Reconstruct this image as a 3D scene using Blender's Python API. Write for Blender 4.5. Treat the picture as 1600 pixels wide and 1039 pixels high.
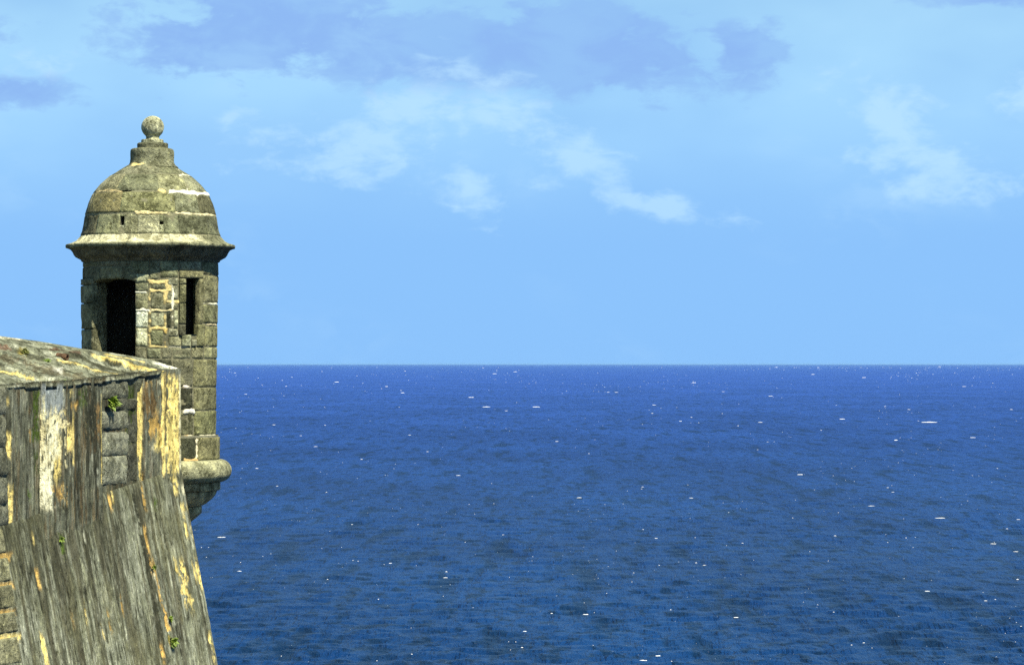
import bpy, math, random
import numpy as np
from mathutils import Matrix, Vector

for o in list(bpy.data.objects):
    bpy.data.objects.remove(o)
scene = bpy.context.scene
C = scene.collection
rad = math.radians
random.seed(7)

# ------------------------------------------------------------------ camera
F = 4900.0            # focal length in pixels of the 1600 px wide photograph
CZ = 36.0             # eye height above the sea
HOR = 568.5           # photograph row of the horizon
cam = bpy.data.cameras.new("camera")
cam.sensor_width = 36.0
cam.sensor_fit = 'HORIZONTAL'
cam.lens = F / 1600.0 * 36.0
cam.shift_y = (HOR - 519.5) / 1600.0
cam.clip_start = 0.5
cam.clip_end = 400000.0
camo = bpy.data.objects.new("camera", cam)
camo.location = (0, 0, CZ)
camo.rotation_euler = (rad(90), 0, 0)
C.objects.link(camo)
scene.camera = camo

# ------------------------------------------------------------------ world and sun
SUN_EL, SUN_AZ = 55.0, 42.0     # azimuth: degrees to the right of "straight behind the camera"
S = Vector((math.sin(rad(SUN_AZ)) * math.cos(rad(SUN_EL)), -math.cos(rad(SUN_AZ)) * math.cos(rad(SUN_EL)), math.sin(rad(SUN_EL))))


class NT:
    """small helper for building node graphs"""
    def __init__(self, tree):
        self.t = tree
        self.n = tree.nodes
        self.l = tree.links

    def node(self, typ, **kw):
        nd = self.n.new(typ)
        for k, v in kw.items():
            setattr(nd, k, v)
        return nd

    def put(self, sock, v):
        if isinstance(v, bpy.types.NodeSocket):
            self.l.new(v, sock)
        elif isinstance(v, (tuple, list)):
            v = tuple(v)
            if len(sock.default_value) == 4 and len(v) == 3:
                v = v + (1,)
            sock.default_value = v
        else:
            sock.default_value = v

    def m(self, op, a, b=0.0, c=0.0, clamp=False):
        nd = self.node('ShaderNodeMath', operation=op, use_clamp=clamp)
        self.put(nd.inputs[0], a); self.put(nd.inputs[1], b); self.put(nd.inputs[2], c)
        return nd.outputs[0]

    def vm(self, op, a, b):
        nd = self.node('ShaderNodeVectorMath', operation=op)
        self.put(nd.inputs[0], a); self.put(nd.inputs[1], b)
        return nd.outputs[0]

    def noise(self, vec, scale, detail=4.0, rough=0.55, dist=0.0, typ='ShaderNodeTexNoise'):
        nd = self.node(typ)
        self.put(nd.inputs['Vector'], vec)
        nd.inputs['Scale'].default_value = scale
        nd.inputs['Detail'].default_value = detail
        nd.inputs['Roughness'].default_value = rough
        nd.inputs['Distortion'].default_value = dist
        return nd.outputs[0]

    def smooth(self, x, lo, hi, a=0.0, b=1.0):
        nd = self.node('ShaderNodeMapRange', interpolation_type='SMOOTHSTEP')
        self.put(nd.inputs['Value'], x)
        nd.inputs['From Min'].default_value = lo; nd.inputs['From Max'].default_value = hi
        nd.inputs['To Min'].default_value = a; nd.inputs['To Max'].default_value = b
        return nd.outputs[0]

    def mix(self, f, a, b, typ='MIX'):
        nd = self.node('ShaderNodeMix', data_type='RGBA', blend_type=typ)
        self.put(nd.inputs[0], f); self.put(nd.inputs[6], a); self.put(nd.inputs[7], b)
        return nd.outputs[2]


world = bpy.data.worlds.new("World")
scene.world = world
world.use_nodes = True
world.node_tree.nodes.clear()
w = NT(world.node_tree)
sky = w.node('ShaderNodeTexSky', sky_type='NISHITA', sun_disc=False)
sky.sun_elevation = rad(SUN_EL)
sky.sun_rotation = rad(180.0 - SUN_AZ)
sky.altitude = 0.0
sky.air_density = 0.4
sky.dust_density = 0.0
sky.ozone_density = 6.0
# clouds: by direction (azimuth and elevation), so they stay where they are in the sky
tc = w.node('ShaderNodeTexCoord').outputs['Generated']
sep = w.node('ShaderNodeSeparateXYZ'); w.l.new(tc, sep.inputs[0])
az = w.m('ARCTAN2', sep.outputs[0], sep.outputs[1])
el = w.m('ARCSINE', sep.outputs[2])
comb = w.node('ShaderNodeCombineXYZ')
w.put(comb.inputs[0], az); w.put(comb.inputs[1], w.m('MULTIPLY', el, 1.9)); w.put(comb.inputs[2], 3.7)
cv = comb.outputs[0]
nbig = w.noise(cv, 13.0, 3.0, 0.5)
nmid = w.noise(cv, 42.0, 6.0, 0.58, 0.3)


def pxdir(px, py):
    return (px - 800.0) / F, (HOR - py) / F


def blob(px, py, rx, ry, rot=0.0):
    """1 at the heart of a cloud, falling to 0 at its rim and negative beyond"""
    a0, e0 = pxdir(px, py)
    dx = w.m('SUBTRACT', az, a0); dy = w.m('SUBTRACT', el, e0)
    cr, sr = math.cos(rad(rot)), math.sin(rad(rot))
    u = w.m('ADD', w.m('MULTIPLY', dx, cr * F / rx), w.m('MULTIPLY', dy, sr * F / rx))
    v = w.m('ADD', w.m('MULTIPLY', dx, -sr * F / ry), w.m('MULTIPLY', dy, cr * F / ry))
    r2 = w.m('ADD', w.m('MULTIPLY', u, u), w.m('MULTIPLY', v, v))
    return w.m('SUBTRACT', 1.0, w.m('SQRT', r2))


def cloudmask(blobs, nz, k, lo, hi):
    cur = None
    for b in blobs:
        s = blob(*b)
        cur = s if cur is None else w.m('MAXIMUM', cur, s)
    cur = w.m('MAXIMUM', cur, -1.0)
    d = w.m('ADD', cur, w.m('MULTIPLY', w.m('SUBTRACT', nz, 0.5), k))
    return w.smooth(d, lo, hi)


shade_blobs = [(430, 45, 260, 80, 0), (700, 85, 330, 62, 0), (930, 78, 190, 74, -8), (1162, 86, 62, 52, 0), (300, 70, 110, 62, 0),
               (1560, -5, 130, 26, 0), (30, 145, 90, 30, 0), (-300, 60, 300, 80, 0), (1950, 90, 260, 70, 0)]
white_blobs = [(640, 170, 110, 62, 20), (560, 225, 190, 70, 0), (735, 300, 65, 50, -50), (820, 200, 140, 52, -38), (905, 250, 90, 50, -20),
               (1390, 205, 125, 62, -38), (1470, 270, 190, 52, -14), (1595, 155, 60, 60, 0), (50, 115, 80, 34, 10), (1000, 320, 170, 26, -10)]
nfine = w.noise(cv, 95.0, 6.0, 0.6, 0.4)
nmix = w.m('ADD', w.m('MULTIPLY', nmid, 0.6), w.m('MULTIPLY', nfine, 0.4))
m_sh = w.m('MULTIPLY', cloudmask(shade_blobs, nmix, 3.6, -0.15, 0.42), w.smooth(nmid, 0.66, 0.38, 0.6, 1.0))
m_wh = cloudmask(white_blobs, nmix, 4.4, 0.02, 0.95)
# broken trade-wind cloud all round the sky, thin near the horizon
m_far = w.m('MULTIPLY', w.smooth(nbig, 0.5, 0.72), w.smooth(nmid, 0.42, 0.62))
# thin moist veil of the trade-wind air: its thickness along the line of sight grows towards the horizon
path = w.m('DIVIDE', -0.17, w.m('MAXIMUM', sep.outputs[2], 0.004))
veil = w.m('SUBTRACT', 1.0, w.m('EXPONENT', path))
VEIL_LOW, VEIL_HIGH, CLOUD_SH, CLOUD_WH = (2.95, 6.1, 10.8), (5.0, 8.9, 12.2), (3.05, 5.45, 10.0), (5.9, 9.0, 11.6)
thin = w.m('MULTIPLY', w.smooth(el, 0.035, 0.105), w.smooth(nbig, 0.30, 0.62, 0.55, 1.0))
skyc = w.mix(veil, sky.outputs[0], w.mix(thin, VEIL_LOW, VEIL_HIGH))
skyc = w.mix(w.m('MULTIPLY', m_far, 0.18), skyc, CLOUD_WH)
skyc = w.mix(w.m('MULTIPLY', m_sh, 1.0), skyc, CLOUD_SH)
skyc = w.mix(w.m('MULTIPLY', m_wh, 0.62), skyc, CLOUD_WH)
bg = w.node('ShaderNodeBackground')
w.l.new(skyc, bg.inputs[0])
bg.inputs[1].default_value = 0.052
wo = w.node('ShaderNodeOutputWorld')
w.l.new(bg.outputs[0], wo.inputs[0])

sun = bpy.data.lights.new("sun", 'SUN')
sun.energy = 5.0
sun.angle = rad(0.53)
sun.color = (1.0, 0.965, 0.79)
suno = bpy.data.objects.new("sun", sun)
suno.location = (30, -30, 90)
suno.rotation_euler = S.to_track_quat('Z', 'Y').to_euler()
C.objects.link(suno)

scene.view_settings.view_transform = 'Standard'
scene.view_settings.look = 'None'
scene.view_settings.exposure = 0.8
scene.view_settings.gamma = 1.0
scene.view_settings.use_curve_mapping = False
scene.render.engine = 'CYCLES'
scene.cycles.max_bounces = 6
scene.cycles.use_denoising = False

# ------------------------------------------------------------------ helpers
def _hash(ix, iy, iz, seed):
    h = (ix * 374761393 + iy * 668265263 + iz * 2147483647 + seed * 974711) & 0xFFFFFFFF
    h = ((h ^ (h >> 13)) * 1274126177) & 0xFFFFFFFF
    h = ((h ^ (h >> 16)) * 2246822519) & 0xFFFFFFFF
    return ((h ^ (h >> 15)) & 0xFFFF) / 65535.0


def vnoise(x, y, z=0.0, seed=0):
    x = np.asarray(x, float); y = np.asarray(y, float) + 0 * x; z = np.asarray(z, float) + 0 * x
    ix, iy, iz = np.floor(x).astype(np.int64), np.floor(y).astype(np.int64), np.floor(z).astype(np.int64)
    fx, fy, fz = x - ix, y - iy, z - iz
    fx, fy, fz = [f * f * (3 - 2 * f) for f in (fx, fy, fz)]
    r = 0.0
    for a in (0, 1):
        wa = fx if a else 1 - fx
        for b in (0, 1):
            wb = fy if b else 1 - fy
            for c in (0, 1):
                wc = fz if c else 1 - fz
                r = r + wa * wb * wc * _hash(ix + a, iy + b, iz + c, seed)
    return r


def fbm(x, y, z=0.0, octv=4, seed=0, gain=0.5):
    t, amp, tot = 0.0, 1.0, 0.0
    x = np.asarray(x, float); y = np.asarray(y, float); z = np.asarray(z, float)
    for k in range(octv):
        t = t + amp * vnoise(x * 2 ** k, y * 2 ** k, z * 2 ** k, seed + k * 17)
        tot += amp
        amp *= gain
    return t / tot


def sst(x, lo, hi):
    t = np.clip((x - lo) / (hi - lo), 0, 1)
    return t * t * (3 - 2 * t)


WORLD_LOC = {}


def mk(name, V, faces, mat, parent=None, col=None, smooth=True, origin=None):
    """V: (n,3) world coordinates; faces: list or (m,4) array; one mesh object"""
    V = np.asarray(V, float)
    org = np.array(origin, float) if origin is not None else (V.min(0) + V.max(0)) / 2
    me = bpy.data.meshes.new(name)
    L = V - org
    if isinstance(faces, np.ndarray):
        me.vertices.add(len(L)); me.vertices.foreach_set('co', L.ravel())
        nf, k = faces.shape
        me.loops.add(nf * k); me.loops.foreach_set('vertex_index', faces.ravel().astype(np.int32))
        me.polygons.add(nf)
        me.polygons.foreach_set('loop_start', np.arange(0, nf * k, k, dtype=np.int32))
        me.update(calc_edges=True)
    else:
        me.from_pydata([tuple(v) for v in L], [], faces)
    me.validate()
    if smooth:
        me.polygons.foreach_set('use_smooth', [True] * len(me.polygons))
    if col is not None:
        a = me.color_attributes.new('Col', 'FLOAT_COLOR', 'POINT')
        c = np.ones((len(V), 4)); c[:, :3] = col
        a.data.foreach_set('color', c.ravel())
    if mat is not None:
        me.materials.append(mat)
    o = bpy.data.objects.new(name, me)
    C.objects.link(o)
    attach(o, org, parent)
    return o


def attach(o, org, parent):
    org = Vector([float(c) for c in org])
    WORLD_LOC[o] = org
    if parent is not None:
        o.parent = parent
        o.location = org - WORLD_LOC[parent]
    else:
        o.location = org


def thing(name, loc, label, cat, group=None):
    o = bpy.data.objects.new(name, None)
    o.empty_display_size = 0.3
    C.objects.link(o)
    attach(o, loc, None)
    tag(o, label, cat, group)
    return o


def tag(o, label, cat, group=None):
    o['label'] = label; o['category'] = cat
    if group:
        o['group'] = group


def gridfaces(nr, nc, keep=None, flip=False):
    r, c = np.meshgrid(np.arange(nr - 1), np.arange(nc - 1), indexing='ij')
    a = r * nc + c
    q = np.stack([a, a + 1, a + nc + 1, a + nc], -1)
    if flip:
        q = q[..., ::-1]
    if keep is not None:
        q = q[keep]
    return np.ascontiguousarray(q.reshape(-1, 4))


def proj(V):
    """photograph pixel of world points, used to choose colours of stones when authoring"""
    return 800 + V[:, 0] / V[:, 1] * F, HOR - (V[:, 2] - CZ) / V[:, 1] * F


# ------------------------------------------------------------------ materials
def stone_material(name, grain=0.35, bump=0.5, pit=0.5, tintnoise=0.5, rough=0.92, streak=False, lich=0.5, speck=0.9, blotch=0.0):
    """weathered stone or plaster: colour from the 'Col' attribute, broken up by stains, lichen, pits and grain"""
    m = bpy.data.materials.new(name)
    m.use_nodes = True
    m.node_tree.nodes.clear()
    g = NT(m.node_tree)
    pos = g.node('ShaderNodeNewGeometry').outputs['Position']
    att = g.node('ShaderNodeAttribute', attribute_name='Col').outputs['Color']
    p2 = pos
    if streak:
        p2 = g.vm('MULTIPLY', pos, (1.0, 1.0, 0.10))
    n1 = g.noise(pos, 1.7, 5.0, 0.62)
    n2 = g.noise(p2, 9.0, 5.0, 0.65)
    n3 = g.noise(pos, 42.0, 4.0, 0.7)
    vor = g.node('ShaderNodeTexVoronoi'); g.put(vor.inputs['Vector'], pos); vor.inputs['Scale'].default_value = 26.0
    # patches of darker crust and paler lichen
    dark = g.smooth(n1, 0.42, 0.66)
    c = g.mix(g.m('MULTIPLY', dark, tintnoise), att, g.mix(1.0, att, (0.42, 0.43, 0.36), 'MULTIPLY'))
    lic = g.m('MULTIPLY', g.smooth(n2, 0.56, 0.74), lich)
    c = g.mix(lic, c, g.mix(1.0, att, (1.75, 1.75, 1.6), 'MULTIPLY'))
    drk2 = g.m('MULTIPLY', g.smooth(n2, 0.46, 0.30), 0.55)
    c = g.mix(drk2, c, g.mix(1.0, att, (0.40, 0.39, 0.30), 'MULTIPLY'))
    n4 = g.noise(g.vm('MULTIPLY', pos, (1.0, 1.0, 0.45 if streak else 0.9)), 19.0, 6.0, 0.72)
    n5 = g.noise(pos, 4.5, 4.0, 0.6)
    sp = g.m('MULTIPLY', g.smooth(n4, 0.485, 0.385), g.smooth(n5, 0.46, 0.56, 0.12, 1.0))
    c = g.mix(g.m('MULTIPLY', sp, speck), c, g.mix(1.0, att, (0.20, 0.20, 0.14), 'MULTIPLY'))
    fl = g.m('MULTIPLY', g.smooth(n4, 0.54, 0.64), g.smooth(n5, 0.54, 0.44, 0.08, 1.0))
    c = g.mix(g.m('MULTIPLY', fl, speck), c, g.mix(1.0, att, (1.9, 1.9, 1.75), 'MULTIPLY'))
    n6 = g.noise(g.vm('MULTIPLY', pos, (1.0, 1.0, 0.4 if streak else 1.0)), 5.5, 5.0, 0.68, 0.4)
    c = g.mix(g.m('MULTIPLY', g.smooth(n6, 0.50, 0.60), blotch), c, g.mix(1.0, c, (0.36, 0.36, 0.30), 'MULTIPLY'))
    c = g.mix(g.m('MULTIPLY', g.smooth(n6, 0.46, 0.36), blotch * 0.8), c, g.mix(1.0, c, (1.65, 1.62, 1.45), 'MULTIPLY'))
    gr = g.m('ADD', 1.0 - grain * 0.95, g.m('MULTIPLY', n3, grain * 2.0))
    grc = g.node('ShaderNodeCombineXYZ')
    for i in range(3):
        g.l.new(gr, grc.inputs[i])
    c = g.mix(1.0, c, grc.outputs[0], 'MULTIPLY')
    # pits
    pits = g.m('MULTIPLY', g.smooth(vor.outputs['Distance'], 0.30, 0.12), g.smooth(n2, 0.45, 0.60))
    hgt = g.m('ADD', g.m('MULTIPLY', n3, 0.5), g.m('MULTIPLY', n2, 1.2))
    hgt = g.m('ADD', g.m('SUBTRACT', hgt, g.m('MULTIPLY', pits, pit)), g.m('MULTIPLY', n4, 1.0))
    bp = g.node('ShaderNodeBump')
    bp.inputs['Strength'].default_value = bump
    bp.inputs['Distance'].default_value = 0.035
    g.l.new(hgt, bp.inputs['Height'])
    b = g.node('ShaderNodeBsdfPrincipled')
    g.l.new(c, b.inputs['Base Color'])
    b.inputs['Roughness'].default_value = rough
    b.inputs['Specular IOR Level'].default_value = 0.2
    g.l.new(bp.outputs[0], b.inputs['Normal'])
    out = g.node('ShaderNodeOutputMaterial')
    g.l.new(b.outputs[0], out.inputs[0])
    return m


M_STONE = stone_material('weathered_stone', 0.5, 1.0, 1.0, 0.6, lich=0.6, blotch=0.75)
M_MORTAR = stone_material('lime_mortar', 0.30, 0.6, 0.4, 0.25, lich=0.25, speck=0.45)
M_PLASTER = stone_material('streaked_plaster', 0.50, 0.7, 0.5, 0.35, streak=True, lich=0.45, blotch=0.5)
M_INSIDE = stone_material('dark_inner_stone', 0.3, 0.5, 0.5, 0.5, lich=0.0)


def plain_material(name, colr, rough=0.6, var=0.3, transl=0.0):
    m = bpy.data.materials.new(name); m.use_nodes = True
    g = NT(m.node_tree)
    b = m.node_tree.nodes['Principled BSDF']
    pos = g.node('ShaderNodeNewGeometry').outputs['Position']
    n = g.noise(pos, 30.0, 3.0)
    c = g.mix(n, tuple(x * (1 - var) for x in colr), tuple(x * (1 + var) for x in colr))
    g.l.new(c, b.inputs['Base Color'])
    b.inputs['Roughness'].default_value = rough
    return m


# ------------------------------------------------------------------ sea
def wave_set():
    rng = np.random.RandomState(11)
    ws = []
    for k in range(70):
        lam = 1.6 * (15.0 / 1.6) ** (k / 69.0)
        d = rad(-68) + rng.normal(0, 0.62)         # towards the shore and a little across the view
        A = 0.0085 * lam ** 0.66 * rng.uniform(0.6, 1.3)
        ws.append((lam, math.cos(d), math.sin(d), A, rng.uniform(0, 6.283)))
    return ws


WAVES = wave_set()


def wave_h(X, Y, spacing):
    h = np.zeros_like(X)
    for lam, cx, cy, A, ph in WAVES:
        k = 2 * math.pi / lam
        s = np.sin(k * (cx * X + cy * Y) + ph)
        h += A * (s + 0.25 * np.cos(2 * (k * (cx * X + cy * Y) + ph))) * sst(lam / spacing, 1.6, 3.4)
    grp = 0.55 + 0.9 * fbm(X / 90.0, Y / 140.0, octv=2, seed=5)
    return h * grp


yp = np.concatenate([np.arange(600, 24, -1.05), np.geomspace(24, 0.85, 34)])
dist = CZ * F / yp
dist = np.concatenate([[3.0, 40.0, 120.0, 200.0], dist[dist > 215.0]])
half = 0.235
fine = np.linspace(-half, half, 880)
coarse = np.linspace(half, 2 * math.pi - half, 60)[1:]
ang = np.concatenate([fine, coarse])
D, A_ = np.meshgrid(dist, ang, indexing='ij')
SX, SY = D * np.sin(A_), D * np.cos(A_)
sp_r = np.gradient(dist)[:, None] + 0 * A_
sp_a = D * np.gradient(ang)[None, :]
SZ = wave_h(SX, SY, np.maximum(np.abs(sp_r), np.abs(sp_a)))
SZ[:4] = 0
SZ[:, -1] = SZ[:, 0]
V = np.stack([SX, SY, SZ], -1).reshape(-1, 3)
V[:, 2] = np.where(np.isfinite(V[:, 2]), V[:, 2], 0)

msea = bpy.data.materials.new('sea_water'); msea.use_nodes = True
g = NT(msea.node_tree)
b = msea.node_tree.nodes['Principled BSDF']
pos = g.node('ShaderNodeNewGeometry').outputs['Position']
pa = g.vm('MULTIPLY', pos, (1.0, 0.55, 1.0))
pl = g.vm('MULTIPLY', pos, (0.010, 0.0035, 0.0))
patch = g.noise(pl, 1.0, 5.0, 0.6)
sepw = g.node('ShaderNodeSeparateXYZ'); g.l.new(pos, sepw.inputs[0])
offs = g.smooth(g.m('LOGARITHM', g.m('MAXIMUM', sepw.outputs[1], 10.0), 10.0), 2.45, 4.0)      # bluer, lighter water far out: sky reflection and haze painted in
near_water = g.mix(g.smooth(patch, 0.35, 0.68), (0.0015, 0.022, 0.086), (0.0035, 0.037, 0.135))
far_water = g.mix(g.smooth(patch, 0.35, 0.68), (0.018, 0.066, 0.31), (0.025, 0.082, 0.39))
basec = g.mix(offs, near_water, far_water)
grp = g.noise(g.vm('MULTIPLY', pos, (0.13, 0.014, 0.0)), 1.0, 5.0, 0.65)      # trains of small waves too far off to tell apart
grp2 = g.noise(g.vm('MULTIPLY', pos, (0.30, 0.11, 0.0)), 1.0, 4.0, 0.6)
trough_shade = g.m('MAXIMUM', g.smooth(grp, 0.49, 0.36), g.smooth(grp2, 0.49, 0.38))
basec = g.mix(trough_shade, basec, g.mix(1.0, basec, (0.40, 0.52, 0.46), 'MULTIPLY'))  # shaded wave troughs painted into the water colour
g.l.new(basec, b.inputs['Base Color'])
g.l.new(g.m('ADD', 0.37, g.m('MULTIPLY', g.smooth(offs, 0.0, 0.5), 0.15)), b.inputs['Roughness'])
b.inputs['Specular IOR Level'].default_value = 0.5
b.inputs['IOR'].default_value = 1.21      # rough sea: far fewer facets lie flat enough to mirror the low sky
n_a = g.noise(pa, 0.16, 6.0, 0.66)
n_b = g.noise(pa, 0.9, 4.0, 0.6)
n_c = g.noise(g.vm('MULTIPLY', pos, (1.0, 0.5, 1.0)), 0.022, 4.0, 0.6)
hh = g.m('ADD', g.m('ADD', g.m('MULTIPLY', n_a, 2.6), g.m('MULTIPLY', n_b, 0.95)), g.m('ADD', g.m('MULTIPLY', n_c, 2.5), g.m('MULTIPLY', grp, 4.0)))
bp = g.node('ShaderNodeBump'); bp.inputs['Strength'].default_value = 1.0; bp.inputs['Distance'].default_value = 1.0
g.l.new(hh, bp.inputs['Height'])
g.l.new(bp.outputs[0], b.inputs['Normal'])
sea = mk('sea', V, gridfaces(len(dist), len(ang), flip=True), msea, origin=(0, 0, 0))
sea['kind'] = 'structure'
del V, SX, SY, SZ, D, A_

# whitecaps: little ridges of foam, each lying on the water
mfoam = plain_material('foam', (0.78, 0.80, 0.82), 0.8, 0.25)
foam_meshes = []
for k in range(8):
    rng = np.random.RandomState(40 + k)
    nu, nv = 13, 5
    u = np.linspace(-1, 1, nu); v = np.linspace(-1, 1, nv)
    VV, UU = np.meshgrid(v, u, indexing='ij')
    wd = (0.35 + 0.65 * fbm(u * 2.5 + 9 * k, 0 * u, octv=3, seed=k)) * np.sqrt(np.clip(1 - u ** 2, 0, 1))
    mid = 0.5 * (fbm(u * 1.3 + 3 * k, 0 * u + 4, seed=k + 3) - 0.5)
    fy = mid[None, :] + VV * wd[None, :] * 0.6
    fz = 0.5 * np.sqrt(np.clip(1 - VV ** 2, 0, 1)) * wd[None, :] * (0.4 + 1.1 * fbm(UU * 5 + k, VV * 3, octv=2, seed=k)) - 0.05
    P = np.stack([UU, fy, fz], -1).reshape(-1, 3)
    me = bpy.data.meshes.new('whitecap')
    me.from_pydata([tuple(p) for p in P], [], [tuple(f) for f in gridfaces(nv, nu)])
    me.polygons.foreach_set('use_smooth', [True] * len(me.polygons))
    me.materials.append(mfoam)
    foam_meshes.append(me)
# (column, row, width) of the whitecaps that stand out
caps = [(736, 621, 9), (760, 636, 13), (838, 636, 12), (791, 642, 5), (963, 613, 6), (950, 613, 4), (1019, 646, 4), (1022, 633, 6), (1204, 619, 7), (1452, 660, 26),
        (1316, 655, 9), (1469, 809, 17), (1361, 790, 10), (1250, 742, 9), (1101, 882, 6), (696, 903, 7), (346, 840, 13), (374, 892, 8), (428, 664, 5), (565, 718, 4),
        (493, 698, 6), (526, 597, 7), (716, 743, 7), (786, 835, 5), (920, 709, 3), (1080, 778, 7), (1449, 924, 8), (1150, 966, 8), (1005, 1033, 13), (1028, 1027, 9),
        (1587, 863, 8), (1591, 812, 6), (1552, 851, 9), (1400, 688, 8), (1520, 684, 9), (1188, 660, 7), (1084, 598, 7), (1468, 573, 5), (1270, 585, 6), (1350, 590, 7),
        (870, 690, 5), (668, 706, 4), (550, 819, 3), (447, 818, 4), (1160, 850, 4), (640, 680, 4), (384, 616, 5), (470, 681, 4), (604, 604, 5), (629, 614, 6),
        (773, 584, 7), (805, 581, 6), (1580, 640, 5), (1506, 604, 6), (1420, 640, 5), (1130, 612, 5), (1395, 770, 5), (1305, 840, 4), (1010, 830, 3), (905, 778, 10),
        (1025, 842, 5), (915, 959, 9), (510, 770, 3), (433, 760, 4), (1540, 940, 5), (1590, 905, 5), (610, 880, 5), (820, 990, 6)]
rng = np.random.RandomState(5)
while len(caps) < 285:
    y = 574 + 465 * rng.rand() ** 2.0
    caps.append((rng.uniform(295, 1640), y, rng.choice([1.0, 1.5, 2.1, 3.0, 5.0], p=[.42, .28, .17, .10, .03]) * (1.0 if y < 760 else 1.2)))
cx = np.array([c[0] for c in caps], float); cyy = np.array([c[1] for c in caps], float)
cd = CZ * F / (cyy - HOR)
wx = (cx - 800) / F * cd
wz = wave_h(wx, cd, np.maximum(cd ** 2 / (CZ * F) * 1.05, 0.5 + cd * 2 * half / 880))
for i, (a, bb, wpx) in enumerate(caps):
    o = bpy.data.objects.new('whitecap', foam_meshes[i % 8])
    C.objects.link(o)
    hw = wpx * cd[i] / F / 2
    o.scale = (hw, min(hw * 0.9, 4.0 + hw * 0.2), max(0.18, min(hw * 0.7, (0.75 + 0.09 * wpx) * rng.uniform(0.6, 1.2) * cd[i] / F)))
    o.rotation_euler = (0, 0, rng.normal(0, 0.25))
    attach(o, (wx[i], cd[i], wz[i] + 0.12), sea)

# the rest of the foam: flecks too small to tell apart, one mass
nfk = 800
rngf = np.random.RandomState(77)
fpy = 574.0 + 465 * rngf.rand(nfk * 3) ** 2.0
fpx = rngf.uniform(250, 1690, nfk * 3)
gust = fbm(fpx / 120.0, (fpy - 568) ** 0.7 / 4.0, octv=3, seed=31)
sel = np.argsort(-(gust + 0.25 * rngf.rand(nfk * 3)))[:nfk]
fpx, fpy = fpx[sel], fpy[sel]
fd = CZ * F / (fpy - HOR)
fx = (fpx - 800) / F * fd
fz0 = wave_h(fx, fd, np.maximum(fd ** 2 / (CZ * F) * 1.05, 0.5 + fd * 2 * half / 880))
Vf, Ff = [], []
for i in range(nfk):
    hw = rngf.choice([0.35, 0.5, 0.8, 1.3], p=[.45, .3, .18, .07]) * fd[i] / F
    hh_ = rngf.uniform(0.25, 0.65) * fd[i] / F
    dy = min(hw * 0.6, 3.0)
    k = len(Vf)
    tw = rngf.normal(0, 0.3)
    for (a, b_, c_) in ((-1, 0, 0), (-0.3, -1, 0.0), (0.4, -0.8, 0.0), (1, 0.1, 0), (0.3, 0.9, 0), (-0.4, 1, 0), (-0.25, 0, 1), (0.35, 0.05, 0.8)):
        Vf.append((fx[i] + hw * a, fd[i] + dy * (b_ + tw * a), fz0[i] + 0.05 + hh_ * c_))
    Ff += [(k, k + 1, k + 6), (k + 1, k + 2, k + 7, k + 6), (k + 2, k + 3, k + 7), (k + 3, k + 4, k + 7), (k + 4, k + 5, k + 6, k + 7), (k + 5, k, k + 6)]
fl = mk('foam_flecks', np.array(Vf), Ff, plain_material('thin_foam', (0.42, 0.48, 0.55), 0.8, 0.3), sea)
fl['kind'] = 'stuff'

# sea air: pale even haze from just under the water to just above the highest stone
HB = 290000.0
hv = [(x, y, z) for x in (-HB, HB) for y in (-HB, HB) for z in (-3.0, 42.5)]
hf = [(0, 1, 3, 2), (4, 6, 7, 5), (0, 4, 5, 1), (2, 3, 7, 6), (0, 2, 6, 4), (1, 5, 7, 3)]
mh = bpy.data.materials.new('sea_haze'); mh.use_nodes = True
mh.node_tree.nodes.clear()
gh = NT(mh.node_tree)
pv = gh.node('ShaderNodeVolumePrincipled')
pv.inputs['Color'].default_value = (0.34, 0.62, 1.0, 1)
pv.inputs['Density'].default_value = 7.0e-6
oh = gh.node('ShaderNodeOutputMaterial'); gh.l.new(pv.outputs[0], oh.inputs['Volume'])
haze = mk('haze', np.array(hv), hf, mh, smooth=False, origin=(0, 0, 0))
haze['kind'] = 'stuff'
haze['label'] = 'pale sea haze thickening towards the horizon'

# ------------------------------------------------------------------ sentry box (garita)
TY = 52.6                      # distance of its axis
K = F / TY                     # pixels per metre there
AXP = 235.5
TX = (AXP - 800) / F * TY
PHI = math.atan2(-TX, TY)      # angles round the tower are counted from the side that faces the viewer


def zt(y):
    return CZ - (y - HOR) / K


def lathe_pt(th, R, z, dx=0.0):
    return np.stack([TX + dx + R * np.sin(th + PHI), TY - R * np.cos(th + PHI), z + 0 * th], -1)


DRUM_PROF = np.array([(408, 105.0), (430, 105.5), (545, 103.5), (600, 102.2), (680, 101.6)])


def drumR(y):
    return np.interp(y, DRUM_PROF[:, 0], DRUM_PROF[:, 1]) / K


DOME = np.array([(256, 33.5), (259, 36), (264, 44), (276, 64), (290, 79.5), (303.5, 90), (320, 97.5), (336, 102), (350, 104), (362, 106.2), (370, 109.5), (377, 115.5), (381.5, 123), (383, 131)])


def domeR(y):
    return np.interp(y, DOME[:, 0], DOME[:, 1]) / K


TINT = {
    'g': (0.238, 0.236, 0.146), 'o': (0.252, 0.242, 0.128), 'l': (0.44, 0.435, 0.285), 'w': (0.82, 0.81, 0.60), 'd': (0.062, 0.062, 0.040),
    'k': (0.165, 0.164, 0.100), 'c': (0.46, 0.38, 0.20), 'y': (0.285, 0.255, 0.125), 't': (0.285, 0.278, 0.168)}


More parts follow.
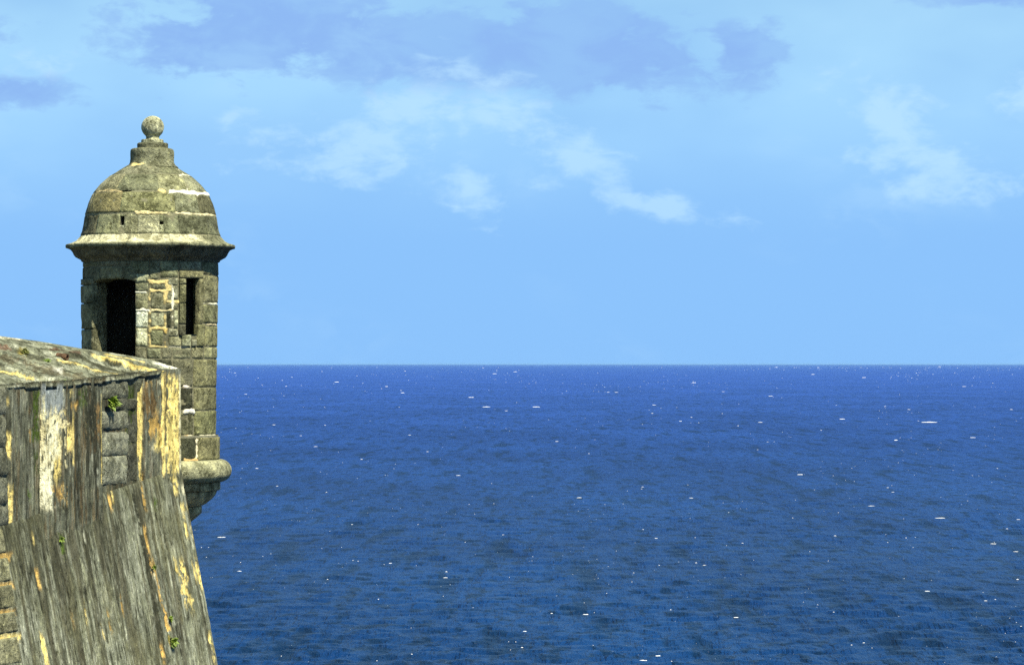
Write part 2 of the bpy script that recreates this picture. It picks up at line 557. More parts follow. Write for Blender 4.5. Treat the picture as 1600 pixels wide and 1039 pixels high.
def block(name, parent, ys, Rf, th0, th1, tint, ch=0.008, amp=0.007, depth=0.09, proud=0.0, seed=0, mat=None, gap=0.004, dx=0.0, maxstep=0.035, nth_min=4):
    """one dressed stone of a round course: ys = rows (top, bottom), Rf(row) = outer radius"""
    y0, y1 = ys
    hgt = (y1 - y0) / K
    nz = max(3, min(12, int(hgt / maxstep) + 1))
    Rm = Rf((y0 + y1) / 2)
    ga = gap / Rm
    th0, th1 = th0 + ga, th1 - ga
    nt = max(nth_min, min(18, int((th1 - th0) * Rm / maxstep) + 1))
    e = ch * K
    rows = np.concatenate([[y0], np.linspace(y0 + e, y1 - e, nz), [y1]])
    ths = np.concatenate([[th0], np.linspace(th0 + ch / Rm, th1 - ch / Rm, nt), [th1]])
    YY, TT = np.meshgrid(rows, ths, indexing='ij')
    R = Rf(YY) + proud
    edge = np.zeros_like(R)
    edge[0, :] = edge[-1, :] = 1; edge[:, 0] = edge[:, -1] = 1
    z = zt(YY)
    px_, py_, pz_ = R * np.sin(TT) * 14, R * np.cos(TT) * 14, z * 14
    nz1 = fbm(px_ + seed, py_, pz_, 3, seed=3) - 0.5
    erode = np.clip(fbm(px_ * 0.6 + 31, py_ * 0.6, pz_ * 0.6, 2, seed=9) - 0.58, 0, 1)
    R = R + amp * 2 * nz1 - erode * amp * 7 - edge * ch * (0.7 + 1.2 * vnoise(px_ * 2, py_ * 2, pz_ * 2, 21))
    jit = (fbm(px_ * 0.9, py_ * 0.9, pz_ * 0.9, 2, 5) - 0.5) * (ch * 1.6 + 0.004) * edge
    z = z + jit
    TT = TT + jit / Rm
    P = lathe_pt(TT.ravel(), R.ravel(), z.ravel(), dx)
    nr, nc = R.shape
    F1 = gridfaces(nr, nc)
    loop = [(0, c) for c in range(nc)] + [(r, nc - 1) for r in range(1, nr)] + [(nr - 1, c) for c in range(nc - 2, -1, -1)] + [(r, 0) for r in range(nr - 2, 0, -1)]
    li = np.array([r * nc + c for r, c in loop])
    Rin = R.ravel()[li] - depth
    P2 = lathe_pt(TT.ravel()[li], Rin, z.ravel()[li], dx)
    n0 = len(P)
    k = len(li)
    q = np.array([[li[i], n0 + i, n0 + (i + 1) % k, li[(i + 1) % k]] for i in range(k)])
    P = np.vstack([P, P2])
    rs = np.random.RandomState(seed + 1)
    col = np.array(TINT[tint] if isinstance(tint, str) else tint) * rs.uniform(0.82, 1.18) * np.array([1 + rs.uniform(-.04, .04), 1, 1 + rs.uniform(-.1, .06)])
    return mk(name, P, np.vstack([F1, q])[:, ::-1].copy(), mat or M_STONE, parent, col=np.tile(col, (len(P), 1)))


def thx(px, y, Rf=None):
    R = (Rf or drumR)(y) * K
    return float(np.arcsin(np.clip((px - AXP) / R, -1, 1)))


box = thing('sentry_box', (TX, TY, zt(850)), 'round domed stone sentry box with ball finial, dark doorway and narrow slit', 'sentry box')

DOOR_A = rad(-34.0)
DTH0, DTH1 = rad(-56.5), rad(-12.8)
STH0, STH1 = rad(30.5), rad(44.5)
DOOR_TOP, SLIT_TOP, SLIT_BOT = 436.0, 437.0, 523.0


def shell(name, rows, Rf, ths, inset, parent, strokes, openings=(), base=(0.165, 0.155, 0.095), mat=None):
    YY, TT = np.meshgrid(rows, ths, indexing='ij')
    R = Rf(YY)
    z = zt(YY)
    px = AXP + R * K * np.sin(TT)
    front = np.cos(TT) > 0
    col = np.ones(R.shape + (3,)) * np.array(base)
    q = fbm(R * np.sin(TT) * 6, R * np.cos(TT) * 6, z * 6, 3, seed=4)
    col *= (0.6 + 0.8 * q)[..., None]
    off = -inset + 0.012 * (fbm(R * np.sin(TT) * 16, R * np.cos(TT) * 16, z * 16, 2, seed=8) - 0.5)
    rag = fbm(px / 7, YY / 7, octv=3, seed=12)
    for (x0, x1, y0, y1, c, out) in strokes:
        e = np.minimum(np.minimum(px - x0, x1 - px) / 2.0, np.minimum(YY - y0, y1 - YY) / 1.0)
        mk_ = sst(e + 5.0 * (rag - 0.55), 0.0, 1.4) * front
        col = col * (1 - mk_[..., None]) + np.array(c) * mk_[..., None]
        off = off * (1 - mk_) + out * mk_
    keep = np.ones((len(rows) - 1, len(ths) - 1), bool)
    yc = (rows[:-1] + rows[1:]) / 2
    tcn = (np.array(ths)[:-1] + np.array(ths)[1:]) / 2
    for (t0, t1, y0, y1) in openings:
        keep &= ~(((yc > y0) & (yc < y1))[:, None] & ((tcn > t0) & (tcn < t1))[None, :])
    P = lathe_pt(TT.ravel(), (R + off).ravel(), z.ravel())
    return mk(name, P, gridfaces(len(rows), len(ths), keep)[:, ::-1].copy(), mat or M_MORTAR, parent, col=col.reshape(-1, 3))


def thetas(extra=(), fine=0.010, coarse=0.12):
    a = list(np.arange(-1.75, 1.75, fine)) + list(np.arange(1.75, 2 * math.pi - 1.75, coarse))
    a = [t for t in a if all(abs(t - e) > fine * 0.6 for e in extra)] + list(extra)
    a = sorted(a)
    return np.array(a + [a[0] + 2 * math.pi])


YL, WH, OR = (0.74, 0.58, 0.24), (0.88, 0.84, 0.64), (0.60, 0.40, 0.16)
drum_strokes = [
    (232, 262, 440, 447, YL, 0.006), (232, 236, 444, 545, YL, 0.002), (234, 262, 454, 460, YL, 0.006), (256, 268, 447, 458, YL, 0.004), (234, 272, 484, 490, (0.74, 0.62, 0.33), 0.007),
    (255, 260, 457, 545, YL, 0.003), (257, 288, 471, 476, YL, 0.002), (233, 259, 511, 517, YL, 0.006), (254, 262, 514, 543, (0.72, 0.50, 0.16), 0.008), (267, 271, 447, 516, WH, 0.002),
    (231, 262, 540, 544, YL, 0.0), (210, 236, 484, 489, WH, 0.006), (210, 231, 457, 461, WH, 0.004), (313, 342, 473.5, 477, WH, 0.003), (318, 342, 505.5, 510, (0.75, 0.62, 0.36), 0.006),
    (284, 296, 601, 607, (0.78, 0.70, 0.58), 0.012), (284, 304, 637, 645, (0.8, 0.76, 0.66), 0.016), (284, 294, 677, 684, OR, 0.014), (290, 340, 678, 682, (0.74, 0.68, 0.48), 0.010),
    (262, 300, 541, 544, (0.4, 0.38, 0.28), -0.01), (312, 316, 440, 508, (0.4, 0.37, 0.24), -0.004)]
drows = np.sort(np.concatenate([np.arange(408, 562, 1.2), np.arange(562, 684, 1.6), [DOOR_TOP, SLIT_TOP, SLIT_BOT]]))
drows = drows[np.concatenate([[True], np.diff(drows) > 0.05])]
drum = shell('drum', drows, drumR, thetas((DTH0, DTH1, STH0, STH1)), 0.011, box, drum_strokes,
             [(DTH0, DTH1, DOOR_TOP, 700), (STH0, STH1, SLIT_TOP, SLIT_BOT)])

# stones of the drum: (left column, right column, top row, bottom row, tint)
SB = [
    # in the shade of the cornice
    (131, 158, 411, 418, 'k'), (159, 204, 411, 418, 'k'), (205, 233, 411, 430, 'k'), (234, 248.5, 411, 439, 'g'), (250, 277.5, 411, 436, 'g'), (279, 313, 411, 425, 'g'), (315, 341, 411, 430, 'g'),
    # right of the doorway
    (214, 232.5, 431.5, 444, 'l'), (214, 231.5, 445.5, 457.5, 'g'), (236, 259, 446.5, 454, 'k'), (262, 277.5, 437.5, 447.5, 'l'), (269, 277.5, 449, 470, 'l'),
    (213, 231.5, 460.5, 484.5, 't'), (236, 255.5, 460, 484, 'g'), (259, 267, 459, 471, 'k'), (259, 277.5, 476.5, 485, 'g'),
    (212.5, 231.5, 488.5, 512.5, 'w'), (236, 255.5, 490.5, 511, 'l'), (260, 267, 490.5, 513, 'd'), (271, 277.5, 487, 513.5, 'l'),
    (212.5, 230.5, 514, 541, 'w'), (235.5, 254, 517.5, 540, 't'), (263, 281.5, 527, 541, 'l'), (263, 277.5, 515, 526, 'l'),
    (212.5, 228, 543, 560, 'g'), (229.5, 251, 545, 560, 'g'), (252.5, 268, 543.5, 560, 'k'), (269.5, 297, 544.5, 560, 'g'), (298.5, 317, 543, 560, 'o'), (318.5, 340, 543, 560, 'o'),
    # right of the slit
    (316, 341.3, 432, 473.5, 'o'), (316, 341, 476.5, 505.5, 'o'), (319, 340.5, 510, 541.5, 'o'),
    # lower drum
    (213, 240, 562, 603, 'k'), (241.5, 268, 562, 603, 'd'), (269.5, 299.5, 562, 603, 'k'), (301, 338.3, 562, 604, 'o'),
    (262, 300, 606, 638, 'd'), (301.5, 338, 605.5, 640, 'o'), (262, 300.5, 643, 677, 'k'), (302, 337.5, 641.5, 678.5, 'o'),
    # left of the doorway
    (130, 145, 437, 446, 'g'), (130.2, 145.5, 447.5, 474, 'g'), (130.2, 145.5, 475.5, 514, 'g'), (130.4, 145.5, 515.5, 548, 'g'), (130.6, 145.5, 549.5, 585, 'g')]
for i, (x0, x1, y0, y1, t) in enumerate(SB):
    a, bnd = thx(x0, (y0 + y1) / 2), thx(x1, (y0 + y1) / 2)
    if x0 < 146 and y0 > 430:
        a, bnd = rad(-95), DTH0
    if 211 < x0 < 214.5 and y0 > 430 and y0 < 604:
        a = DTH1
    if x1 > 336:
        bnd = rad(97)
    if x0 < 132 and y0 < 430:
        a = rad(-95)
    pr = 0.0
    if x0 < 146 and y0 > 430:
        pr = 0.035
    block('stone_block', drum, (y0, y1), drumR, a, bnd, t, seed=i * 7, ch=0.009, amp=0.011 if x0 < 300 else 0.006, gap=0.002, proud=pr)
# slit surround, standing a little proud
for i, (x0, x1, y0, y1, t) in enumerate([(279, 314.5, 426, 436.5, 'o'), (279, 287.3, 438, 446, 'o'), (279, 287.3, 447.5, 474.5, 'o'), (279, 287.3, 476, 506.5, 'o'),
                                         (279, 287.3, 508, 525.5, 'k'), (310.3, 315.5, 438, 506, 'o'), (283, 297, 524, 541, 'l'), (298.5, 306, 531, 541, 'g'), (307, 317.5, 507.5, 541, 'o')]):
    a, bnd = thx(x0, 470), thx(x1, 470)
    if abs(x1 - 287.3) < .1:
        bnd = STH0
    if x0 == 310.3:
        a = STH1
    block('slit_stone', drum, (y0, y1), drumR, a, bnd, t, seed=200 + i * 3, ch=0.006, amp=0.006, proud=0.022, gap=0.001, nth_min=3)
# lintel over the doorway, its underside a flat arch
for i, (x0, x1, t) in enumerate([(131, 157.5, 'k'), (159, 192.5, 'g'), (194, 213, 'k')]):
    a, bnd = thx(x0, 428), thx(x1, 428)
    if i == 0:
        a = rad(-95)
    o = block('lintel_stone', drum, (419.5, 437.0), drumR, a, bnd, t, seed=300 + i, ch=0.007, amp=0.007, depth=0.33)
    me = o.data
    for vtx in me.vertices:
        wv = vtx.co + WORLD_LOC[o]
        th = math.atan2(wv.x - TX, TY - wv.y) - PHI
        u = abs(th - (DTH0 + DTH1) / 2) / ((DTH1 - DTH0) / 2)
        if wv.z < zt(430) and u < 1.02:
            vtx.co.z -= (0.012 + 0.05 * min(u, 1.0) ** 4.0) * (zt(430) - wv.z) / (zt(430) - zt(437))
# the rest of the ring, seen only from the side
for ci, (y0, y1) in enumerate([(411, 431), (432.5, 459), (460.5, 487), (488.5, 514), (515.5, 543), (544.5, 562), (563.5, 604), (605.5, 640), (641.5, 679)]):
    nb = 4
    off = 0.22 * (ci % 2)
    es = np.linspace(rad(97), rad(265), nb + 1)
    es[1:-1] += off
    for k in range(nb):
        block('stone_block', drum, (y0, y1), drumR, es[k], es[k + 1], 'gok'[(k + ci) % 3], seed=400 + ci * 9 + k, maxstep=0.12)


def reveal(name, t0, t1, y0, y1, axis, depth, parent, tint, sides=(1, 1, 1, 1), splay=0.0):
    """jambs, head and sill of an opening cut straight through the drum wall"""
    d = np.array([-math.sin(axis + PHI), math.cos(axis + PHI)])
    objs = []
    n = 14
    zz = np.linspace(zt(y0), zt(y1), 30)
    Rm = drumR((y0 + y1) / 2) - 0.006
    pt = {}
    for key, t in (('a', t0), ('b', t1)):
        pt[key] = np.array([TX + Rm * math.sin(t + PHI), TY - Rm * math.cos(t + PHI)])
    dd = np.linspace(0, depth, n)
    for key, sgn, on in (('a', 1, sides[0]), ('b', -1, sides[1])):
        if not on:
            continue
        Zg, Dg = np.meshgrid(zz, dd, indexing='ij')
        nrm = np.array([d[1], -d[0]]) * sgn
        bump_ = 0.03 * (fbm(Dg * 9, Zg * 7, octv=3, seed=33) - 0.5) * np.minimum(1, Dg / 0.03)
        if splay and key == 'b':
            bump_ = bump_ * 0.4 + splay * np.minimum(Dg / (depth * 0.55), 1.0)
        X = pt[key][0] + d[0] * Dg + nrm[0] * bump_
        Y = pt[key][1] + d[1] * Dg + nrm[1] * bump_
        P = np.stack([X, Y, Zg], -1).reshape(-1, 3)
        objs.append(mk(name, P, gridfaces(len(zz), n), M_STONE, parent, col=np.tile(np.array(TINT[tint]), (len(P), 1))))
    for on, yy, nm in ((sides[2], y0, 'head'), (sides[3], y1, 'sill')):
        if not on:
            continue
        P = []
        for q in np.linspace(0, 1, 5):
            for e in dd:
                p = pt['a'] * (1 - q) + pt['b'] * q + d * e - d * 0.02 * math.sin(math.pi * q)
                P.append((p[0], p[1], zt(yy)))
        objs.append(mk(name, P, gridfaces(5, n), M_STONE, parent, col=np.tile(np.array(TINT[tint]), (len(P), 1))))
    return objs


reveal('door_jamb', DTH0, DTH1, DOOR_TOP, 600, DOOR_A, 0.35, drum, 't', (1, 1, 1, 0))
reveal('slit_jamb', STH0, STH1, SLIT_TOP, SLIT_BOT, rad(37.5), 0.33, drum, 'o', splay=-0.15)
# inner face of the wall, floor and vault of the little room
irows = np.concatenate([[300.0, 330, 370], np.arange(400, 612, 4.0), [DOOR_TOP, SLIT_TOP, SLIT_BOT]])
irows = np.unique(irows)


def innerR(y):
    return np.where(y < 400, np.interp(y, [300, 330, 370, 400], [0.05, 0.5, 0.72, 0.78]), 0.78) + 0 * y


da = math.asin(0.42 / 0.80)
sa = math.asin(0.15 / 0.80)
its = thetas((DOOR_A - da, DOOR_A + da, rad(37.5) - sa, rad(37.5) + sa), 0.05, 0.12)
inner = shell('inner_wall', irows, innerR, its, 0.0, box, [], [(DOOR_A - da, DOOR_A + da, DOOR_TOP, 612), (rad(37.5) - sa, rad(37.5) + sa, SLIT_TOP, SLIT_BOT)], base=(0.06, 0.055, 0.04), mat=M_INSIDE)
n = 40
P = np.vstack([[TX, TY, zt(600)], lathe_pt(np.linspace(0, 2 * math.pi, n, endpoint=False), np.full(n, 1.05), np.full(n, zt(600)))])
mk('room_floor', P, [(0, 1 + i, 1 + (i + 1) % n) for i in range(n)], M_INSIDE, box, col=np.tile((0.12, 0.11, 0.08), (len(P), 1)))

# dome
dome_strokes = [(180, 208, 301.5, 305, (0.05, 0.045, 0.03), -0.03), (270.5, 273, 306, 336, (0.05, 0.045, 0.03), -0.02), (246, 262, 300, 307, YL, 0.006), (262, 330, 301, 307.5, WH, 0.012), (212, 264, 334.5, 341, (0.74, 0.62, 0.32), 0.010), (272, 342, 335, 340.5, (0.78, 0.68, 0.40), 0.008),
                (290, 294, 284, 304, WH, 0.008), (306, 308.5, 304, 313, WH, 0.006), (278, 302, 256, 279, (0.6, 0.56, 0.42), -0.004), (204, 232, 256, 262, YL, 0.004),
                (150, 190, 298, 305, (0.5, 0.4, 0.2), 0.0)]
HOLES = [(thx(188.5, 350, domeR), thx(195, 350, domeR), 342.5, 356.5), (thx(249, 353, domeR), thx(255, 353, domeR), 351, 355.5)]
rws = np.unique(np.concatenate([np.arange(256, 372, 1.25), [h[2] for h in HOLES], [h[3] for h in HOLES]]))
dome = shell('dome', rws, domeR, thetas([h[0] for h in HOLES] + [h[1] for h in HOLES]), 0.007, box, dome_strokes, HOLES, base=(0.20, 0.19, 0.115))
hs = []
for (t0, t1, y0, y1) in HOLES:      # putlog holes: the pocket behind each
    P = []
    for dep in (0.0, 0.25):
        for (t, y) in ((t0, y0), (t1, y0), (t1, y1), (t0, y1)):
            P.append(lathe_pt(np.array([t]), np.array([domeR(y) - 0.02 - dep]), np.array([zt(y)]))[0])
    mk('hole_pocket', np.array(P), [(0, 1, 5, 4), (1, 2, 6, 5), (2, 3, 7, 6), (3, 0, 4, 7), (4, 5, 6, 7)], M_INSIDE, dome, col=np.tile((0.1, 0.095, 0.07), (8, 1)), smooth=False)


def ring(edges_deg):
    e = [rad(d) for d in edges_deg]
    return list(zip(e, e[1:] + [e[0] + 2 * math.pi]))


DOMEROWS = [((259, 274.6), [-100, -62, -20, 18, 52, 88, 130, 180, 220], 'gtgkk'), ((275.6, 302.3), [-96, -60, -37, 8, 44.5, 70, 110, 150, 200, 235], 'ttgtggk'),
            ((304.9, 336.2), [-100, -72, -28, 22.3, 48, 84, 125, 170, 215], 'tyogkk'), ]
for ri, (ys, ed, tn) in enumerate(DOMEROWS):
    for k, (a, bnd) in enumerate(ring(ed)):
        block('stone_block', dome, ys, domeR, a, bnd, tn[k % len(tn)], seed=500 + ri * 20 + k, ch=0.004, amp=0.005, gap=0.0012, depth=0.06)
# bottom course, split where the holes are
h1, h2 = HOLES
for k, (a, bnd, y0, y1, t) in enumerate([(rad(-100), rad(-52), 339.6, 369, 'k'), (rad(-52), h1[0], 339.6, 369, 't'), (h1[0], h1[1], 340, 342.5, 't'), (h1[0], h1[1], 356.5, 369, 'l'),
                                         (h1[1], rad(-11), 339.6, 369, 't'), (rad(-11), h2[0], 340.5, 369, 'l'), (h2[0], h2[1], 340.5, 351, 'g'), (h2[0], h2[1], 355.5, 369, 'l'),
                                         (h2[1], rad(24), 340.5, 369, 'g'), (rad(24), rad(54.5), 339.6, 369, 'k'), (rad(54.5), rad(92), 339.6, 369, 'k'), (rad(92), rad(140), 339.6, 369, 'g'),
                                         (rad(140), rad(190), 339.6, 369, 'k'), (rad(190), rad(260), 339.6, 369, 'k')]):
    block('stone_block', dome, (y0, y1), domeR, a, bnd, t, seed=600 + k, ch=0.004 if y1 - y0 > 20 else 0.002, amp=0.006, gap=0.0018 if y1 - y0 > 20 else 0.0, depth=0.06)

# cornice: flared eaves with a thin lip and a cyma below, cut into stones
cprof = [(369.8, 109.0), (373, 112), (377, 115.5), (380.3, 121.5), (382, 126.5), (383.2, 131.2), (385, 131.8), (388.3, 131.2), (389.2, 128.0), (391.0, 124.0), (395, 121.0), (399, 119.0), (402.5, 116.2), (405, 111.5), (406.2, 109.5), (406.8, 108.2), (409.2, 107.4), (410.6, 105.0)]
cedges = [-100, -64, -17, 14, 47, 74, 115, 150, 185, 225]
ctint = ['k', 't', 'l', 'l', 'g', 'k', 'k', 'k', 'k', 'k']
cornice = None
for k, (a, bnd) in enumerate(ring(cedges)):
    nt = 16
    ths = np.linspace(a + 0.0012, bnd - 0.0012, nt)
    rows = np.array([p[0] for p in cprof]); Rp = np.array([p[1] for p in cprof]) / K
    YY, TT = np.meshgrid(rows, ths, indexing='ij')
    R = np.repeat(Rp[:, None], nt, 1)
    z = zt(YY)
    nzc = fbm(R * np.sin(TT) * 9, R * np.cos(TT) * 9, z * 9, 3, seed=77) - 0.5
    lip = np.exp(-((YY - 385.5) / 3.0) ** 2)
    R = R + 0.014 * nzc + 0.03 * lip * (fbm(TT * 14, 0 * TT, octv=3, seed=6) - 0.55)
    z = z + 0.010 * (fbm(TT * 7, YY * 0.02, octv=2, seed=44) - 0.5)
    edge = np.zeros_like(R); edge[:, 0] = edge[:, -1] = 1
    R = R - 0.006 * edge
    P = lathe_pt(TT.ravel(), R.ravel(), z.ravel())
    col = np.ones(R.shape + (3,)) * np.array(TINT['g'])
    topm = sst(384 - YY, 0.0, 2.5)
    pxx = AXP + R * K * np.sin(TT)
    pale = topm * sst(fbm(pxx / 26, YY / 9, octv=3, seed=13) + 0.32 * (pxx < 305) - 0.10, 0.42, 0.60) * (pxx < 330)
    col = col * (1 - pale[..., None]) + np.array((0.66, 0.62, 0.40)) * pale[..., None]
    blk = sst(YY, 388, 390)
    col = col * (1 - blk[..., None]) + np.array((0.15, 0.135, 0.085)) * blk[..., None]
    # close the stone at both ends
    n0 = len(P)
    Pin = []
    for j in (0, nt - 1):
        Pin.append(lathe_pt(TT[:, j], R[:, j] * 0 + 0.95, z[:, j]))
    P = np.vstack([P] + Pin)
    nr = len(rows)
    q = []
    for r in range(nr - 1):
        q.append([r * nt, (r + 1) * nt, n0 + r + 1, n0 + r])
        q.append([r * nt + nt - 1, n0 + nr + r, n0 + nr + r + 1, (r + 1) * nt + nt - 1])
    cc = np.vstack([col.reshape(-1, 3), np.tile((0.1, 0.09, 0.06), (2 * nr, 1))])
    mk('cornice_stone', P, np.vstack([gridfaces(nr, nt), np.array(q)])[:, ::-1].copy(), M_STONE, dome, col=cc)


def lathe(name, prof, parent, tint, dx=0.0, nt=72, amp=0.008, seed=0, mat=None, th=(0, 2 * math.pi), colf=None):
    """prof: (row, radius px) from top to bottom"""
    rows = np.array([p[0] for p in prof], float); Rp = np.array([p[1] for p in prof], float) / K
    ths = np.linspace(th[0], th[1], nt + 1)
    YY, TT = np.meshgrid(rows, ths, indexing='ij')
    R = np.repeat(Rp[:, None], nt + 1, 1)
    z = zt(YY)
    full = abs(th[1] - th[0] - 2 * math.pi) < 1e-6
    nzz = fbm(R * np.sin(TT) * 8 + seed, R * np.cos(TT) * 8, z * 8, 4, seed=50 + seed) - 0.5
    R = np.maximum(R + amp * 2 * nzz * (R > 0.01), 0)
    P = lathe_pt(TT.ravel(), R.ravel(), z.ravel(), dx)
    col = np.ones(R.shape + (3,)) * np.array(TINT[tint])
    if colf:
        col = colf(YY, TT, R, col)
    return mk(name, P, gridfaces(len(rows), nt + 1)[:, ::-1].copy(), mat or M_STONE, parent, col=col.reshape(-1, 3))


def fillet(pts, per=3):
    out = []
    for i in range(len(pts) - 1):
        for k in range(per):
            t = k / per
            out.append((pts[i][0] * (1 - t) + pts[i + 1][0] * t, pts[i][1] * (1 - t) + pts[i + 1][1] * t))
    return out + [pts[-1]]


fin = lathe('finial_collar', fillet([(232.6, 20), (232.8, 30.5), (234.2, 33.2), (237, 34), (249, 34), (254, 34.4), (258, 36), (262, 41)]), box, 'g', dx=2.2 / K, seed=1)
lathe('finial_step', fillet([(223.6, 15), (223.9, 22.5), (225.5, 24), (231, 24), (233.5, 24.5)]), box, 'k', dx=2.8 / K, seed=2, amp=0.010)
lathe('finial_step', fillet([(218.2, 8), (218.5, 16.6), (219.5, 17.4), (224.5, 17.6)]), box, 'l', dx=2.9 / K, seed=3, amp=0.008)
bp_ = [(199 - 17.6 * math.cos(t), 17.6 * math.sin(t)) for t in np.linspace(0.0, 2.55, 24)]
bp_ = [q for q in bp_ if q[0] < 199 or q[1] > 10.8] + [(214.6, 10.4), (216.4, 10.4), (218.8, 11.6)]
lathe('finial_ball', bp_, box, 'l', dx=3.0 / K, seed=4, amp=0.006, nt=48)

# plinth, roll moulding and corbel
for k, (a, bnd, t) in enumerate([(-100, -40, 'k'), (-40, 4, 'k'), (4, 40.5, 'd'), (42.2, 97, 'o'), (97, 150, 'k'), (150, 205, 'k'), (205, 260, 'k')]):
    block('plinth_stone', box, (682.5, 716.5), lambda y: 107.6 / K + 0 * y, rad(a), rad(bnd), t, seed=700 + k, ch=0.006, amp=0.005, depth=0.14)
pm = shell('plinth', np.arange(679, 721, 1.5), lambda y: 107.6 / K + 0 * y, thetas((), 0.012), 0.025, box,
           [(303, 309, 684, 718, (0.74, 0.64, 0.42), 0.004), (284, 310, 713, 720, OR, 0.008)], base=(0.2, 0.19, 0.13))
tor = [(717.0, 96), (717.3, 108)] + [(735 - 17.3 * math.cos(t), 109 + 16.8 * math.sin(t)) for t in np.linspace(0.1, math.pi - 0.15, 16)] + [(752.3, 100)]


def torcol(YY, TT, R, col):
    q = fbm(TT * 9, YY / 8, octv=3, seed=61)
    return col * (0.75 + 0.6 * q)[..., None]


lathe('roll_moulding', tor, box, 't', nt=110, seed=6, amp=0.006, colf=torcol)
lathe('corbel_ring', fillet([(751, 100), (752.5, 107.5), (754, 108.5), (764, 108.5), (765.5, 106.5), (766, 98)]), box, 'c', seed=7, nt=90)
lathe('corbel_ring', fillet([(765, 100), (766.5, 103), (773, 101), (780, 95), (786, 87), (789, 82), (790.5, 76)]), box, 'c', seed=8, nt=90)
lathe('corbel_ring', fillet([(789.5, 74), (791, 79.5), (801, 79.5), (806, 74), (815, 63), (830, 46), (850, 22), (860, 2)]), box, 'c', seed=9, nt=80)

# ------------------------------------------------------------------ fort wall
WYC = 51.0
O_D = 0.15
BAT = 0.178
sdir = np.array([1.97, 6.0]); sdir /= np.linalg.norm(sdir)
n1 = np.array([sdir[1], -sdir[0]])
tdir = np.array([-0.30, 0.954]); tdir /= np.linalg.norm(tdir)
n2 = np.array([tdir[1], -tdir[0]])
vv = np.linalg.solve(np.array([n1, n2]), np.array([1.0, 1.0]))
PC = np.array([(283 - 800) / F * WYC, WYC]) - O_D * vv


def wpos(s, o, z):
    s = np.asarray(s, float); o = np.asarray(o, float); z = np.asarray(z, float)
    s, o, z = np.broadcast_arrays(s, o, z)
    neg = np.minimum(s, 0); po = np.maximum(s, 0)
    X = PC[0] + o * vv[0] + neg * sdir[0] + po * tdir[0]
    Y = PC[1] + o * vv[1] + neg * sdir[1] + po * tdir[1]
    return np.stack([X, Y, z], -1)


def s_at(px, o):
    """place along the wall that is seen at this column, on a face standing out by o"""
    r = (px - 800.0) / F
    # PCx + o vx + s sx = r (PCy + o vy + s sy)
    return (r * (PC[1] + o * vv[1]) - PC[0] - o * vv[0]) / (sdir[0] - r * sdir[1])


def z_at(px, py, o):
    s = s_at(px, o)
    Y = PC[1] + o * vv[1] + s * sdir[1]
    return CZ - (py - HOR) / F * Y


# break line between upright parapet and battered scarp, as height along s
BRK_PX = [(-200, 885), (0, 828), (80, 797), (160, 765), (213, 750), (283, 737)]
BRK_S = np.array([s_at(p[0], O_D) for p in BRK_PX]); BRK_Z = np.array([z_at(p[0], p[1], O_D) for p in BRK_PX])
_s0, _s1 = BRK_S[0], BRK_S[-1]
_k = np.polyfit(BRK_S, BRK_Z, 1)


def zbreak(s):
    return np.where(np.asarray(s) < 0, np.polyval(_k, s), np.polyval(_k, 0.0))


fort = thing('fort_bastion', tuple(wpos(-3.0, 0.0, 0.0)), 'massive streaked grey fortress wall with yellow bare patches and a sloping parapet top', 'bastion')

GRAY, DKB, BRN, LTG = np.array((0.172, 0.178, 0.125)), np.array((0.034, 0.034, 0.019)), np.array((0.14, 0.09, 0.035)), np.array((0.40, 0.405, 0.315))
YEL, ORG, WHT, GRN = np.array((0.92, 0.72, 0.25)), np.array((0.60, 0.38, 0.11)), np.array((0.93, 0.87, 0.60)), np.array((0.085, 0.13, 0.018))


def mixc(c, m, k):
    return c * (1 - m[..., None]) + np.asarray(k) * m[..., None]


def streaky(s, o, z, base, dark=0.5, brown=0.3, light=0.3, seed=0):
    u = s * 4.6 + o * 4.0
    a = fbm(u * 3.0, z * 1.0, octv=5, seed=seed, gain=0.68)
    b_ = fbm(u * 5.0 + 40, z * 2.0, octv=4, seed=seed + 5, gain=0.7)
    c_ = fbm(u * 3.2 + 90, z * 1.6, octv=4, seed=seed + 9, gain=0.68)
    d_ = fbm(u * 1.2 + 9, z * 1.6, octv=4, seed=seed + 13)
    col = np.ones(np.shape(s) + (3,)) * np.asarray(base)
    col = col * (0.72 + 0.56 * d_)[..., None]
    col = mixc(col, dark * sst(a, 0.44, 0.62), DKB)
    col = mixc(col, brown * sst(c_, 0.52, 0.70), BRN)
    col = mixc(col, light * sst(b_, 0.54, 0.68), LTG)
    return col


def strokes(col, px, py, lst, seed=0, dirx=0.0):
    """bare patches, growth, some painted sun and shade: (x, y0, y1, half width, colour, raggedness)"""
    out = np.zeros(px.shape)
    for i, (x, y0, y1, hw, c, rg) in enumerate(lst):
        lean = 0.185 * np.maximum(py - 745, 0) * dirx
        xx = px - lean
        nz_ = fbm(xx / 3.2 + 13 * i, py / 22.0, octv=4, seed=seed + i)
        nw = fbm(xx / 9.0 + 7 * i, py / 9.0, octv=3, seed=seed + 31 + i)
        nh = fbm(xx / 2.2 + 5 * i, py / 7.0, octv=3, seed=seed + 77 + i)
        e = (hw - np.abs(xx - x)) / max(hw, 1.2) + rg * 2.2 * (nz_ - 0.5) + rg * 1.2 * (nw - 0.5)
        ends = np.minimum(py - y0, y1 - py) / (6 + 18 * rg) + rg * 1.8 * (nz_ - 0.5)
        m = sst(np.minimum(e * max(hw, 1.5) / 1.6, ends), -0.15, 0.95) * (1 - min(1.0, rg * 1.5) * sst(nh, 0.56, 0.66))
        cc = np.asarray(c) * (0.78 + 0.44 * nw)[..., None]
        col = col * (1 - m[..., None]) + cc * m[..., None]
        out = np.maximum(out, m * (np.sum(c) > 0.9))
    return col, out


